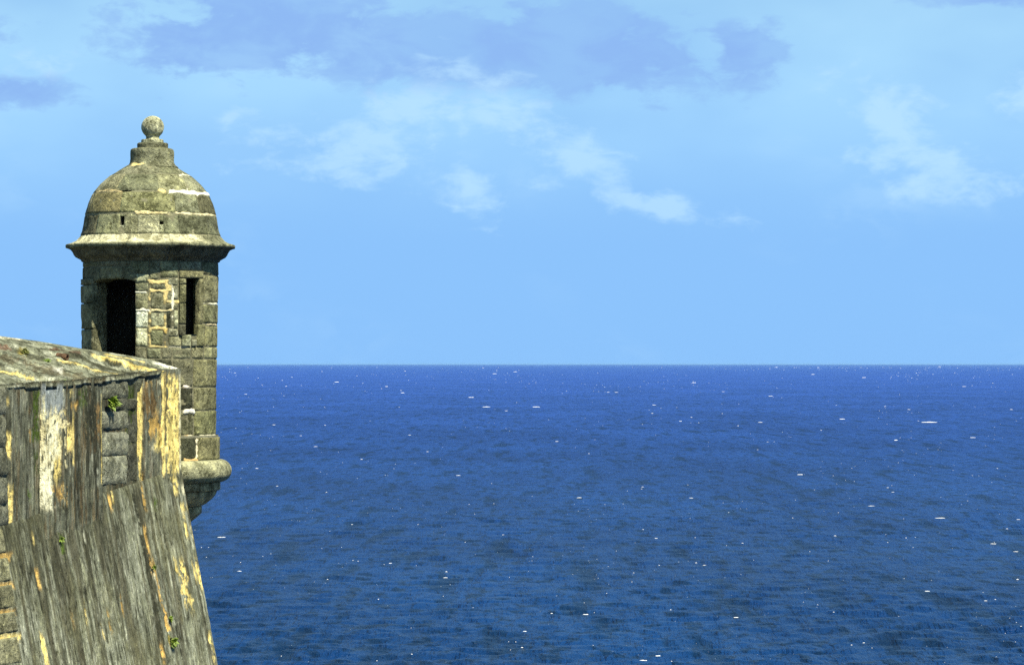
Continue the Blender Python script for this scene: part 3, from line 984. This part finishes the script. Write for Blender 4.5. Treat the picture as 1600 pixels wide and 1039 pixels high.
def wall_patch(name, cols_so, zfun_top, zfun_bot, nrow, paint, parent=None, amp=0.010, mat=None, seed=0, flare=None):
    """cols_so: (s, o) of each upright line; zfun(s, o) heights of the top and bottom ends"""
    so = np.array(cols_so, float)
    Sg = np.repeat(so[None, :, 0], nrow, 0); Og = np.repeat(so[None, :, 1], nrow, 0)
    t = np.linspace(0, 1, nrow)[:, None]
    zt_, zb_ = zfun_top(so[:, 0], so[:, 1])[None, :], zfun_bot(so[:, 0], so[:, 1])[None, :]
    Z = zt_ * (1 - t) + zb_ * t
    if flare is not None:
        Og = Og + flare(Sg, Og, Z)
    P = wpos(Sg, Og, Z)
    px, py = proj(P.reshape(-1, 3)); px = px.reshape(Sg.shape); py = py.reshape(Sg.shape)
    col, bare = paint(Sg, Og, Z, px, py)
    u = Sg + Og * 0.8
    dsp = amp * (2.0 * (fbm(u * 5, Z * 1.2, octv=4, seed=seed + 2) - 0.5) + 1.2 * (fbm(u * 16, Z * 9, octv=3, seed=seed + 3) - 0.5)) - 0.012 * bare
    P = wpos(Sg, Og + dsp, Z)
    return mk(name, P.reshape(-1, 3), gridfaces(nrow, len(so), flip=False), mat or M_PLASTER, parent or fort, col=col.reshape(-1, 3)), P


def line(px0, px1, o, n):
    return [(s, o) for s in np.linspace(s_at(px0, o), s_at(px1, o), n)]


def cheek(px, o0, o1, n, at=None):
    s = s_at(px, at if at is not None else o1)
    return [(s, o) for o in np.linspace(o0, o1, n)]


# top line of the upright faces: rows at given columns
def ztop_from(tab, o_ref):
    S_ = np.array([s_at(p, o_ref) for p, _ in tab]); Z_ = np.array([z_at(p, r, o_ref) for p, r in tab])
    return lambda s, o: np.interp(s, S_, Z_) + 0.024


O_A, O_B, O_C = 0.14, 0.215, 0.02
TOPT = [(-260, 640), (-100, 617), (0, 603), (62, 598), (100, 596), (160, 591), (213, 585), (253, 579), (283, 578)]
ztop = ztop_from(TOPT, 0.12)
zlow = lambda s, o: zbreak(s) - 0.62


def paintA(s, o, z, px, py):
    col = streaky(s, o, z, GRAY * 0.78, 0.85, 0.45, 0.30, 3)
    return strokes(col, px, py, [
        (8, 620, 634, 5, YEL, .5), (14, 672, 720, 4, YEL, .35), (17, 755, 842, 4, YEL, .45), (24, 855, 872, 2.2, YEL, .4), (5, 812, 826, 5, WHT, .5), (41, 598, 612, 1.6, YEL, .5),
        (46, 630, 652, 1.8, BRN * 1.6, .6), (47, 668, 690, 1.6, ORG, .6), (4, 650, 690, 4, LTG, .8), (35, 822, 850, 1.8, YEL, .6),
        (56, 600, 700, 5, GRN * 0.6, .9), (57, 700, 745, 4, GRN * 0.4, .9), (47, 765, 785, 3, GRN, .8)], 101)


def paintB(s, o, z, px, py):
    col = streaky(s, o, z, GRAY * 0.72, 0.92, 0.55, 0.25, 5)
    blue = sst(np.minimum((px - 62) / 6, (104 - px) / 8), 0, 1) * sst(660 - py, 0, 14) * sst(py, 596, 606)
    col = mixc(col, 0.85 * blue, (0.30, 0.33, 0.33))
    bottom = sst(py, 792, 800)
    col, b1 = strokes(col, px, py, [
        (78, 632, 730, 20, (0.80, 0.70, 0.40), .95), (84, 650, 725, 9, WHT, .7), (71, 690, 790, 11, (0.80, 0.73, 0.46), .7), (72, 725, 801, 11, WHT, .4), (90, 712, 758, 6, YEL, .8), (92, 752, 785, 8, ORG, .95),
        (91, 755, 792, 4, BRN, .9), (100, 604, 615, 2.2, YEL, .6), (112, 597, 622, 2.5, YEL, .5), (116, 626, 640, 4.5, ORG * 1.1, .5), (110, 662, 705, 6, YEL, .75), (115, 640, 728, 1.8, YEL, .3),
        (101, 638, 652, 2.5, YEL, .6), (69, 618, 668, 2.4, (0.75, 0.7, 0.45), .5), (153, 620, 690, 4.5, BRN * 1.5, .95), (145, 705, 745, 1.5, LTG, .5), (111, 720, 745, 1.3, LTG, .5), (153, 722, 760, 1.8, LTG, .5),
        (130, 600, 640, 6, GRN * 0.5, .95), (159.5, 615, 757, 1.4, YEL, .35), (140, 597, 700, 8, DKB, .9), (150, 715, 760, 3, DKB, .8), (98, 785, 805, 7, DKB, .6)], 131)  # thin yellow line on the pier's right edge is painted sunlight
    return col, b1


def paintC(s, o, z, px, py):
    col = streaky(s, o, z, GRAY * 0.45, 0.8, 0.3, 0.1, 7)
    return strokes(col, px, py, [(205, 592, 700, 7, GRN * 0.5, .9), (207, 700, 755, 5, DKB, .8), (180, 668, 676, 14, BRN, .9), (205, 660, 675, 5, GRN, .9)], 151)  # dark strokes at the right: corner pier's cast shadow painted along with moss


def paintD(s, o, z, px, py):
    col = streaky(s, o, z, GRAY * 0.85, 0.55, 0.65, 0.30, 9)
    return strokes(col, px, py, [
        (218, 592, 715, 5.2, YEL, .22), (219, 700, 762, 2.6, YEL, .5), (223, 735, 765, 1.6, ORG, .5), (232, 590, 602, 6, ORG, .8), (243, 640, 690, 9, ORG * 0.9, .95), (250, 592, 605, 4, WHT, .55), (240, 690, 706, 6, WHT * 0.95, .5),
        (236, 605, 660, 9, BRN * 1.1, .9), (248, 668, 704, 6.5, YEL, .7), (243, 688, 704, 6, YEL, .7), (256, 580, 745, 3.2, YEL, .35), (258.2, 580, 690, 0.9, BRN, .5), (267, 582, 735, 6.5, YEL, .50), (276, 582, 742, 6, YEL, .55),
        (270, 668, 712, 10, YEL, .55), (272, 720, 770, 4.0, YEL, .6), (264, 712, 752, 2, YEL, .5), (282, 580, 735, 1.6, (0.74, 0.68, 0.45), .3),
        (270, 640, 668, 1.5, DKB, .6), (277, 655, 672, 1.6, DKB, .6), (266, 690, 712, 1.5, DKB, .5), (278, 602, 622, 1.5, DKB, .6), (265, 590, 604, 1.2, DKB, .6)], 171)


wall_patch('parapet_face', line(-260, 0, O_A, 60)[:-1] + line(0, 66, O_A, 62), ztop, zlow, 190, paintA, seed=1)
wall_patch('pier', cheek(62.5, O_A - 0.05, O_B, 26, O_A) + [(s, O_B) for s in np.linspace(s_at(62.5, O_A), s_at(160.5, O_B), 84)][1:] + cheek(160.5, O_B, -0.03, 10, O_B)[1:], ztop, zlow, 190, paintB, seed=2, amp=0.012)
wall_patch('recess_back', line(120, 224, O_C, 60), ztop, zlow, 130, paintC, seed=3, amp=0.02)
sD = s_at(214, 0.02)
colsD = [(sD, o) for o in np.linspace(-0.03, O_D - 0.02, 14)] + [(s, O_D - 0.02) for s in np.linspace(sD, s_at(253, O_D), 36)][1:] + \
        [(s_at(253.4, O_D), o) for o in np.linspace(O_D - 0.02, O_D + 0.008, 4)][1:] + [(s, O_D + 0.008) for s in np.linspace(s_at(254, O_D), -0.02, 30)] + [(-0.005, O_D + 0.003), (0.02, O_D)] + [(s, O_D) for s in np.geomspace(0.1, 12, 20)]
wall_patch('corner_pier', colsD, lambda s, o: np.where(s <= 0, ztop(s, o), ztop(np.zeros(1), 0)), lambda s, o: zbreak(s) - 0.12, 140, paintD, seed=4, amp=0.011)

# battered scarp: fine rows in view, coarse rows down to the sea
ZEND = 0.0


def paintS(s, o, z, px, py):
    dzb = zbreak(s) - z
    u = s * 7.5
    col = np.ones(s.shape + (3,)) * GRAY * 1.12
    col = col * (0.70 + 0.60 * fbm(s * 3.0, z * 2.0, octv=4, seed=15))[..., None]
    f1 = fbm(u * 3.0, z * 1.8, octv=4, seed=16, gain=0.7)
    f2 = fbm(u * 4.5 + 50, z * 3.2, octv=4, seed=17, gain=0.7)
    f3 = fbm(u * 1.3 + 20, z * 0.42, octv=4, seed=18, gain=0.6)
    col = mixc(col, 0.80 * sst(f1, 0.51, 0.64), DKB * 1.2)
    col = mixc(col, 0.70 * sst(f2, 0.54, 0.66), LTG)
    col = mixc(col, 0.75 * sst(f3, 0.51, 0.63), np.array((0.062, 0.055, 0.030)))
    col = mixc(col, 0.35 * sst(fbm(s * 2 + 3, z * 0.9, octv=3, seed=79), 0.5, 0.7), np.array((0.17, 0.165, 0.085)))
    # black growth running down from the upright faces above
    run = 0.25 + 0.9 * fbm(u * 2.2, 0 * z, octv=3, seed=19)
    lft = sst(-s, 1.9, 3.2)
    col = mixc(col, 0.85 * lft * sst(f1 + 0.35 * f2, 0.58, 0.76) * sst(run - dzb * 0.45, -0.1, 0.5), DKB)
    col = mixc(col, 0.55 * lft * sst(run - dzb * 0.7, 0.0, 0.6), DKB * 1.9)
    col = mixc(col, 0.55 * (1 - lft) * sst(run - dzb * 1.6, 0.2, 0.7), DKB * 1.8)
    ref = [
        # (column at the break line, row from, row to, half width, colour, raggedness)
        (204, 765, 1000, 3.4, DKB * 1.1, .85), (208, 800, 1040, 2.2, DKB * 1.4, .95), (219, 745, 800, 2, ORG, .6), (211, 820, 905, 2.2, ORG, .75), (215, 870, 960, 2, ORG * 0.8, .8), (219, 940, 1010, 3, ORG, .7), (204, 1000, 1039, 2.5, ORG, .6),
        (165, 770, 800, 2, ORG, .5), (170, 745, 790, 1.5, YEL, .4), (272, 740, 775, 5, YEL, .6), (283, 752, 772, 4.5, WHT, .7), (281, 785, 800, 6, YEL, .7), (276, 800, 842, 2.2, YEL, .6), (285, 815, 842, 2.6, (0.8, 0.7, 0.4), .6),
        (284, 870, 930, 3.4, YEL, .85), (277, 878, 910, 1.8, YEL, .7), (258, 872, 950, 6, YEL * 0.9, .98), (250, 868, 905, 2.5, YEL * 0.9, .8), (281, 985, 1012, 3, YEL, .7), (282, 1010, 1040, 2.5, YEL, .7),
        (34, 830, 852, 1.6, YEL, .5), (30, 886, 922, 2.5, ORG * 1.1, .35), (80, 810, 835, 1.6, LTG, .5), (20, 985, 1045, 3.2, YEL, .4), (115, 820, 850, 1.5, LTG, .5), (72, 950, 985, 1.5, ORG, .6), (95, 930, 975, 1.4, YEL * .9, .6), (116, 975, 1000, 1.4, YEL, .6),
        (130, 950, 990, 1.8, ORG * .9, .6), (153, 930, 965, 1.6, ORG * .9, .6), (100, 850, 960, 1.4, DKB, .95), (72, 900, 1000, 1.4, DKB, .95), (240, 820, 920, 1.4, DKB, .95), (142, 800, 900, 1.4, DKB * 1.3, .95), (232, 960, 1040, 1.6, DKB, .95),
        (78, 828, 872, 3.0, GRN * 0.8, .7), (235, 775, 800, 3.2, GRN * 0.8, .9), (218, 980, 1012, 3.0, GRN * 0.8, .8), (260, 905, 915, 2, WHT, .5)]
    col, b0 = strokes(col, px, py, ref, 191, dirx=1.0)
    col, b1 = strokes(col, px, py, [(4, 860, 880, 15, ORG, .3), (6, 906, 922, 17, ORG * 1.2, .3), (8, 948, 964, 19, ORG, .3), (10, 987, 1005, 22, YEL, .3)], 411)
    return col, np.maximum(b0, b1)


colsS = [(s, O_D) for s in np.linspace(-13.5, s_at(-20, O_D), 40)[:-1]] + line(-20, 283, O_D, 250)[:-1] + [(-0.01, O_D), (0.012, O_D)] + [(s, O_D) for s in np.geomspace(0.1, 12, 20)]
so = np.array(colsS)
dz = np.concatenate([np.linspace(0, 3.6, 250), np.linspace(3.75, 34.5, 60)])
Sg = np.repeat(so[None, :, 0], len(dz), 0)
Z = zbreak(Sg) - dz[:, None]
Og = O_D + BAT * dz[:, None] + 0 * Sg
Og = Og - 0.012 * np.exp(-dz / 0.05)[:, None]
P = wpos(Sg, Og, Z)
px, py = proj(P.reshape(-1, 3)); px = px.reshape(Sg.shape); py = py.reshape(Sg.shape)
col, bare = paintS(Sg, Og, Z, px, py)
us = Sg
dsp = 0.007 * (fbm(us * 5, Z * 0.8, octv=4, seed=91) - 0.5) * 2 + 0.012 * (fbm(us * 14, Z * 5, octv=3, seed=92) - 0.5) - 0.014 * bare
P = wpos(Sg, Og + dsp, Z)
scarp = mk('battered_face', P.reshape(-1, 3), gridfaces(len(dz), len(so)), M_PLASTER, fort, col=col.reshape(-1, 3))


def wall_stone(name, px0, px1, y0, y1, o, depth, tint, parent, seed, amp=0.02, tilt=0.0, batter=False, step=0.045, rnd=0.03):
    """a squared stone set in the wall face, corners worn round"""
    s0, s1 = s_at(px0, o), s_at(px1, o)
    za, zb = z_at((px0 + px1) / 2, y0, o), z_at((px0 + px1) / 2, y1, o)
    nx = max(6, min(26, int((s1 - s0) / step))); nz = max(6, min(22, int((za - zb) / step)))
    u = np.linspace(-1, 1, nx); v = np.linspace(-1, 1, nz)
    VV, UU = np.meshgrid(v, u, indexing='ij')
    s = s0 + (UU + 1) / 2 * (s1 - s0); z = za + (VV + 1) / 2 * (zb - za)
    su = (s1 - s0) / 2; sv = (za - zb) / 2
    ed = np.minimum((1 - np.abs(UU)) * su, (1 - np.abs(VV)) * sv)
    prof = np.sqrt(np.clip(1 - (1 - np.clip(ed / rnd, 0, 1)) ** 2, 0, 1))
    d = depth * prof + amp * 2 * (fbm(s * 7 + seed, z * 7, octv=4, seed=seed) - 0.5) * prof
    oo = o + d
    if batter:
        oo = oo + BAT * np.maximum(zbreak(s) - z, 0)
    P = wpos(s, oo, z)
    c = np.ones(s.shape + (3,)) * np.array(tint) * (0.7 + 0.6 * fbm(s * 6, z * 6, octv=3, seed=seed + 4))[..., None]
    return mk(name, P.reshape(-1, 3), gridfaces(nz, nx), M_STONE, parent, col=c.reshape(-1, 3))


GS = (0.20, 0.20, 0.145)
for i, (x0, x1, y0, y1, k) in enumerate([(158, 199, 592, 622, 0.75), (176, 213, 623, 641, 0.45), (158, 200, 642, 670, 1.0), (158, 199, 675, 711, 1.05), (158, 198, 712.5, 756, 1.2), (200, 215, 648, 690, 0.4), (199, 214, 694, 750, 0.35)]):  # right-hand stones tinted dark for the corner pier's shadow
    wall_stone('stone_block', x0, x1, y0, y1, O_C + 0.005, 0.03 if i < 5 else 0.012, np.array(GS) * k * 1.1, fort, 20 + i, amp=0.030, rnd=0.016)
# left: plaster gone, the squared stones bare
for i, (x0, x1, y0, y1, k) in enumerate([(-30, 9, 606, 648, 1.0), (-34, 8, 651, 699, 0.9), (-30, 11, 707, 745, 0.8), (-36, 10, 748, 790, 0.8), (-32, 12, 793, 822, 0.9)]):
    wall_stone('stone_block', x0, x1, y0, y1, O_A + 0.004, 0.035, np.array(GS) * k * 0.95, fort, 40 + i, amp=0.015)
def s_bat(px, py):
    # column seen on the battered face
    lo, hi = -13.0, 0.0
    for _ in range(40):
        mid = (lo + hi) / 2
        o = O_D
        for _ in range(6):
            p = wpos(mid, o, 0.0)
            z = CZ - (py - HOR) / F * p[1]
            o = O_D + BAT * max(float(zbreak(mid)) - z, 0)
        p = wpos(mid, o, 0.0)
        if 800 + p[0] / p[1] * F < px:
            lo = mid
        else:
            hi = mid
    return mid, o, z


for i, (x0, x1, y0, y1, k) in enumerate([(-40, 7, 828, 866, 0.9), (-44, 16, 874, 911, 1.1), (-46, 23, 917, 953, 0.85), (-48, 27, 960, 992, 1.0), (-50, 32, 1000, 1042, 1.15)]):
    c0 = s_bat(x0, (y0 + y1) / 2); c1 = s_bat(x1, (y0 + y1) / 2)
    ta = s_bat((x0 + x1) / 2, y0)[2]; tb = s_bat((x0 + x1) / 2, y1)[2]
    nx, nz = 24, 16
    u = np.linspace(-1, 1, nx); v = np.linspace(-1, 1, nz)
    VV, UU = np.meshgrid(v, u, indexing='ij')
    s = c0[0] + (UU + 1) / 2 * (c1[0] - c0[0]); z = ta + (VV + 1) / 2 * (tb - ta)
    ed = np.minimum((1 - np.abs(UU)) * (c1[0] - c0[0]) / 2, (1 - np.abs(VV)) * (ta - tb) / 2)
    pr = np.sqrt(np.clip(1 - (1 - np.clip(ed / 0.03, 0, 1)) ** 2, 0, 1))
    oo = O_D + BAT * np.maximum(zbreak(s) - z, 0) - 0.004 + 0.022 * pr + 0.03 * (fbm(s * 7, z * 7, octv=3, seed=60 + i) - 0.5) * pr
    P = wpos(s, oo, z)
    c = np.ones(s.shape + (3,)) * np.array((0.24, 0.23, 0.14)) * k * (0.7 + 0.6 * fbm(s * 6, z * 6, octv=3, seed=70 + i))[..., None]
    mk('stone_block', P.reshape(-1, 3), gridfaces(nz, nx), M_STONE, fort, col=c.reshape(-1, 3))

# sloping top of the parapet: from the outer edge up to the ridge
RIDGE_PX = [(-300, 492, 45.0), (-140, 508, 46.4), (0, 525, 48.0), (60, 533, 48.65), (130, 545, 49.35), (170, 550.5, 49.75), (210, 557, 50.2), (240, 563, 50.5), (262, 570, 50.78), (276, 574.5, 50.92), (283.5, 578.5, 51.02)]
RG = np.array([((p - 800) / F * d, d, CZ - (y - HOR) / F * d) for p, y, d in RIDGE_PX])
EDGE_PX = [(-300, 646), (-100, 617), (0, 602), (61, 597.5), (63, 597.5), (100, 595.5), (160, 590), (161.5, 589.5), (214, 584.5), (215, 584.3), (253, 578.5), (270, 577.5), (283, 578)]


def o_edge(s):
    sB0, sB1 = s_at(62.5, O_A), s_at(160.5, O_B)
    return np.where(s < sB0, O_A, np.where(s < sB1, O_B, np.where(s < sD, 0.05, O_D))) + 0.003


kk = np.concatenate([np.linspace(-300, 0, 40)[:-1], np.linspace(0, 283, 330)])
ep = np.interp(kk, [e[0] for e in EDGE_PX], [e[1] for e in EDGE_PX])
es_ = np.minimum(np.array([s_at(p, 0.12) for p in kk]), 0.0)
eo = o_edge(es_)
ez_ = np.array([z_at(p, y, 0.12) for p, y in zip(kk, ep)]) + 0.008
E = wpos(es_, eo, ez_)
# ridge sampled at the same share of its length
rp = np.array([r[0] for r in RIDGE_PX], float)
Rg = np.stack([np.interp(kk, rp, RG[:, i]) for i in range(3)], -1)
nt_ = 64
tt = np.linspace(0, 1, nt_)
top = E[None] * (1 - tt)[:, None, None] + Rg[None] * tt[:, None, None]
# layers of render ending in low steps that run down the slope
pxg, pyg = proj(top.reshape(-1, 3)); pxg = pxg.reshape(nt_, -1); pyg = pyg.reshape(nt_, -1)
wob = 5 * (fbm(pxg / 30, pyg / 30, octv=3, seed=3) - 0.5)


def below(x0, y0, x1, y1, soft=0.8):
    yl = y0 + (pxg - x0) * (y1 - y0) / (x1 - x0)
    return sst(pyg + wob * 0.6 - yl, 0, soft * 2)


lay = np.zeros_like(pxg)
lay -= 0.05 * below(0, 568, 130, 592)
lay -= 0.035 * below(60, 553, 215, 583) * (pxg > 40)
lay -= 0.06 * below(140, 552, 256, 579) * sst(pxg, 120, 160)
lay -= 0.03 * below(0, 538, 140, 556)
fade = np.minimum(sst(1 - tt, 0.0, 0.12), 1)[:, None]
lay = lay * fade + 0.05 * (fbm(pxg / 9, pyg / 5, octv=4, seed=8) - 0.5) * fade * sst(tt, 0, .06)[:, None]
top[..., 2] += lay
col = np.ones(top.shape) * GRAY * 1.25
q1 = fbm(pxg / 16 + pyg / 9, pyg / 4 - pxg * 0.19 / 4, octv=4, seed=21)
q2 = fbm(pxg / 30, (pyg - pxg * 0.19) / 2.5, octv=4, seed=22)
q3 = fbm(pxg / 8, pyg / 4, octv=4, seed=23)
col *= (0.55 + 0.9 * q1)[..., None]
col = mixc(col, 0.8 * sst(q2, 0.55, 0.68), DKB * 1.4)
col = mixc(col, 0.7 * sst(fbm(pxg / 26, (pyg - pxg * 0.19) / 2.2, octv=4, seed=29), 0.57, 0.70), LTG * 1.15)


def band(x0, y0, x1, y1, hw, c, rg, xa, xb, strength=1.0):
    global col
    yl = y0 + (pxg - x0) * (y1 - y0) / (x1 - x0)
    e = (hw - np.abs(pyg - yl)) + rg * hw * 3 * (q3 - 0.5)
    m = sst(e, 0, 0.9) * sst(pxg, xa, xa + 8) * sst(-pxg, -xb, -xb + 4) * strength
    col = mixc(col, m, c)


band(0, 555, 140, 586, 5.5, BRN * 0.8, 1.2, -40, 185, .45)
band(70, 543, 125, 552, 2.2, (0.11, 0.055, 0.032), .9, 70, 128, .8)
band(0, 540, 20, 543, 2.5, (0.13, 0.065, 0.04), .9, -30, 22, .8)
band(0, 571.5, 60, 582, 2.0, YEL, .4, -60, 55)
band(145, 553.5, 256, 578, 1.5, YEL, .6, 140, 262)
band(165, 553, 235, 568, 1.0, YEL, .7, 160, 228)
band(88, 559, 195, 578, 0.9, YEL * 0.9, .5, 86, 192)
band(140, 560, 215, 578, 2.6, DKB * 1.5, .6, 100, 235, .85)
band(240, 566, 283, 577, 1.8, (0.72, 0.70, 0.58), .5, 236, 284)
band(0, 526.5, 30, 530, 1.6, (0.6, 0.56, 0.42), .6, -80, 36)
band(85, 570, 100, 574, 4.0, (0.62, 0.60, 0.52), 1.0, 80, 100, .9)
band(62, 594, 80, 593, 2.5, (0.62, 0.60, 0.52), 1.0, 60, 80, .9)
band(25, 545, 42, 549, 4.0, (0.17, 0.145, 0.04), .9, 24, 43, .95)
band(66, 556, 80, 558, 1.6, GRN * 1.3, .8, 64, 82, .9)
nose = []                      # front lip under the edge
for dzv, do in ((0.010, 0.002), (0.03, -0.003), (0.10, -0.014), (0.30, -0.07)):
    Ed = wpos(es_, eo + do, ez_ - dzv)
    nose.append(Ed)
nose = np.array(nose[::-1])
back = []                      # inner slope down to the terrace
inn = np.array([-0.95, 0.31])
for dist_b, drop in ((0.25, 0.03), (1.2, 0.18), (1.25, 1.3)):
    Bk = Rg.copy(); Bk[:, 0] += inn[0] * dist_b; Bk[:, 1] += inn[1] * dist_b; Bk[:, 2] -= drop
    back.append(Bk)
full = np.concatenate([nose, top, np.array(back)], 0)
cn = col[0] * 0.8
cf = np.concatenate([np.repeat(cn[None], 4, 0), col, np.repeat(col[-1][None], 3, 0)], 0)
mk('coping', full.reshape(-1, 3), gridfaces(full.shape[0], full.shape[1], flip=True)[:, ::-1].copy(), M_STONE, fort, col=cf.reshape(-1, 3))
# top of the wall on the sea side and the terrace behind, hidden from here
cor = wpos(0.0, O_D, float(ez_[-1]))
Tz = CZ - 0.75
P = np.array([tuple(wpos(0.0, O_D - .02, Tz)), tuple(wpos(11.9, O_D - .02, Tz)), (PC[0] - 14, PC[1] + 12, Tz), (PC[0] - 14, PC[1] - 12, Tz), tuple(wpos(-13.4, -0.9, Tz)), tuple(wpos(-1.0, -0.6, Tz))])
mk('terrace', P, [(0, 1, 2, 3, 4, 5)], M_STONE, fort, col=np.tile(GRAY, (6, 1)), smooth=False)

# a short iron pipe end standing out of the parapet top
def seat(px, py):
    d = (pxg - px) ** 2 + ((pyg - py) * 1.5) ** 2
    i = np.unravel_index(np.argmin(d), d.shape)
    return top[i]


p0 = seat(98, 557)
n = 14
rr = 0.055
ax = np.array([n1[0], n1[1], -0.1]); ax /= np.linalg.norm(ax)
e1 = np.cross(ax, (0, 0, 1)); e1 /= np.linalg.norm(e1); e2 = np.cross(e1, ax)
P = []
for (k, r_) in ((-0.10, rr), (0.075, rr), (0.08, rr * 0.93), (0.08, rr * 0.72), (-0.06, rr * 0.68)):
    for a in np.linspace(0, 2 * math.pi, n, endpoint=False):
        P.append(p0 + ax * k + (e1 * math.cos(a) + e2 * math.sin(a)) * r_ + np.array([0, 0, 0.02]))
fc = [(r * n + i, r * n + (i + 1) % n, (r + 1) * n + (i + 1) % n, (r + 1) * n + i) for r in range(4) for i in range(n)]
mk('drain_spout', np.array(P), fc, M_STONE, fort, col=np.tile((0.13, 0.075, 0.045), (len(P), 1)))

# ------------------------------------------------------------------ plants rooted in the wall
mleaf = plain_material('leaf_green', (0.15, 0.22, 0.02), 0.6, 0.7)
mmoss = plain_material('moss_olive', (0.14, 0.15, 0.03), 0.9, 0.5)


def plant(base, size, nleaf, mat, label, seed, spread=1.0, droop=0.5, up=0.7, width=0.16):
    r = random.Random(seed)
    V_, F_ = [], []
    base = Vector([float(c) for c in base])
    outw = Vector((n1[0], n1[1], 0))
    side = Vector((sdir[0], sdir[1], 0))
    for i in range(nleaf):
        d = (outw * r.uniform(0.1, 1.0) + side * r.uniform(-1, 1) * spread + Vector((0, 0, 1)) * r.uniform(-droop, up)).normalized()
        ln = size * r.uniform(0.45, 1.0)
        wv = d.cross(Vector((r.uniform(-1, 1), r.uniform(-1, 1), r.uniform(-1, 1)))).normalized() * ln * width * r.uniform(0.7, 1.3)
        st = base + Vector((r.uniform(-.15, .15), r.uniform(-.15, .15), r.uniform(-.15, .15))) * size
        m_ = st + d * ln * 0.55 + Vector((0, 0, 0.06 * ln))
        e_ = st + d * ln + Vector((0, 0, -0.12 * ln))
        k = len(V_)
        V_ += [st, m_ + wv, e_, m_ - wv, m_ + Vector((0, 0, 0.05 * ln))]
        F_ += [(k, k + 1, k + 4), (k + 1, k + 2, k + 4), (k + 2, k + 3, k + 4), (k + 3, k, k + 4)]
    o = mk('wall_plant', np.array([tuple(v) for v in V_]), F_, mat, smooth=False, origin=tuple(base))
    tag(o, label, 'plant', 'plants growing on the fortress wall')
    return o


plant(wpos(s_at(172, 0.07), 0.08, z_at(172, 631, 0.07)), 0.17, 170, mleaf, 'bright green bushy plant in the recess between the two piers', 1, 0.9, 0.5, 0.9)
pt_ = seat(99, 590)
plant(pt_ + np.array([0, 0, 0.02]), 0.09, 30, mleaf, 'tiny green tuft at the front edge of the sloping parapet top', 2, 1.0, 0.0, 1.0)
pt_ = seat(36, 548)
plant(pt_, 0.11, 90, mmoss, 'olive moss clump high on the sloping parapet top at the left', 3, 1.2, 0.1, 0.7)
pt_ = seat(73, 557)
plant(pt_, 0.06, 40, mleaf, 'low green mat of weeds beside the drain spout on the parapet', 4, 1.6, 0.0, 0.4)
for i, (x, y, sz, nl, lb) in enumerate([
        (237, 886, 0.08, 36, 'small green sprig on the battered wall, highest of those near the corner'),
        (264, 966, 0.09, 40, 'faint green sprig on the battered wall just above the larger hanging tuft'),
        (267, 1002, 0.13, 80, 'green hanging tuft low on the battered wall near the corner'),
        (93, 842, 0.08, 34, 'narrow green trail of weeds under the white plaster patch')]):
    s_, o_, z_ = s_bat(x, y)
    plant(wpos(s_, o_ + 0.01, z_), sz, nl, mleaf, lb, 10 + i, 0.5, 0.9, 0.5)
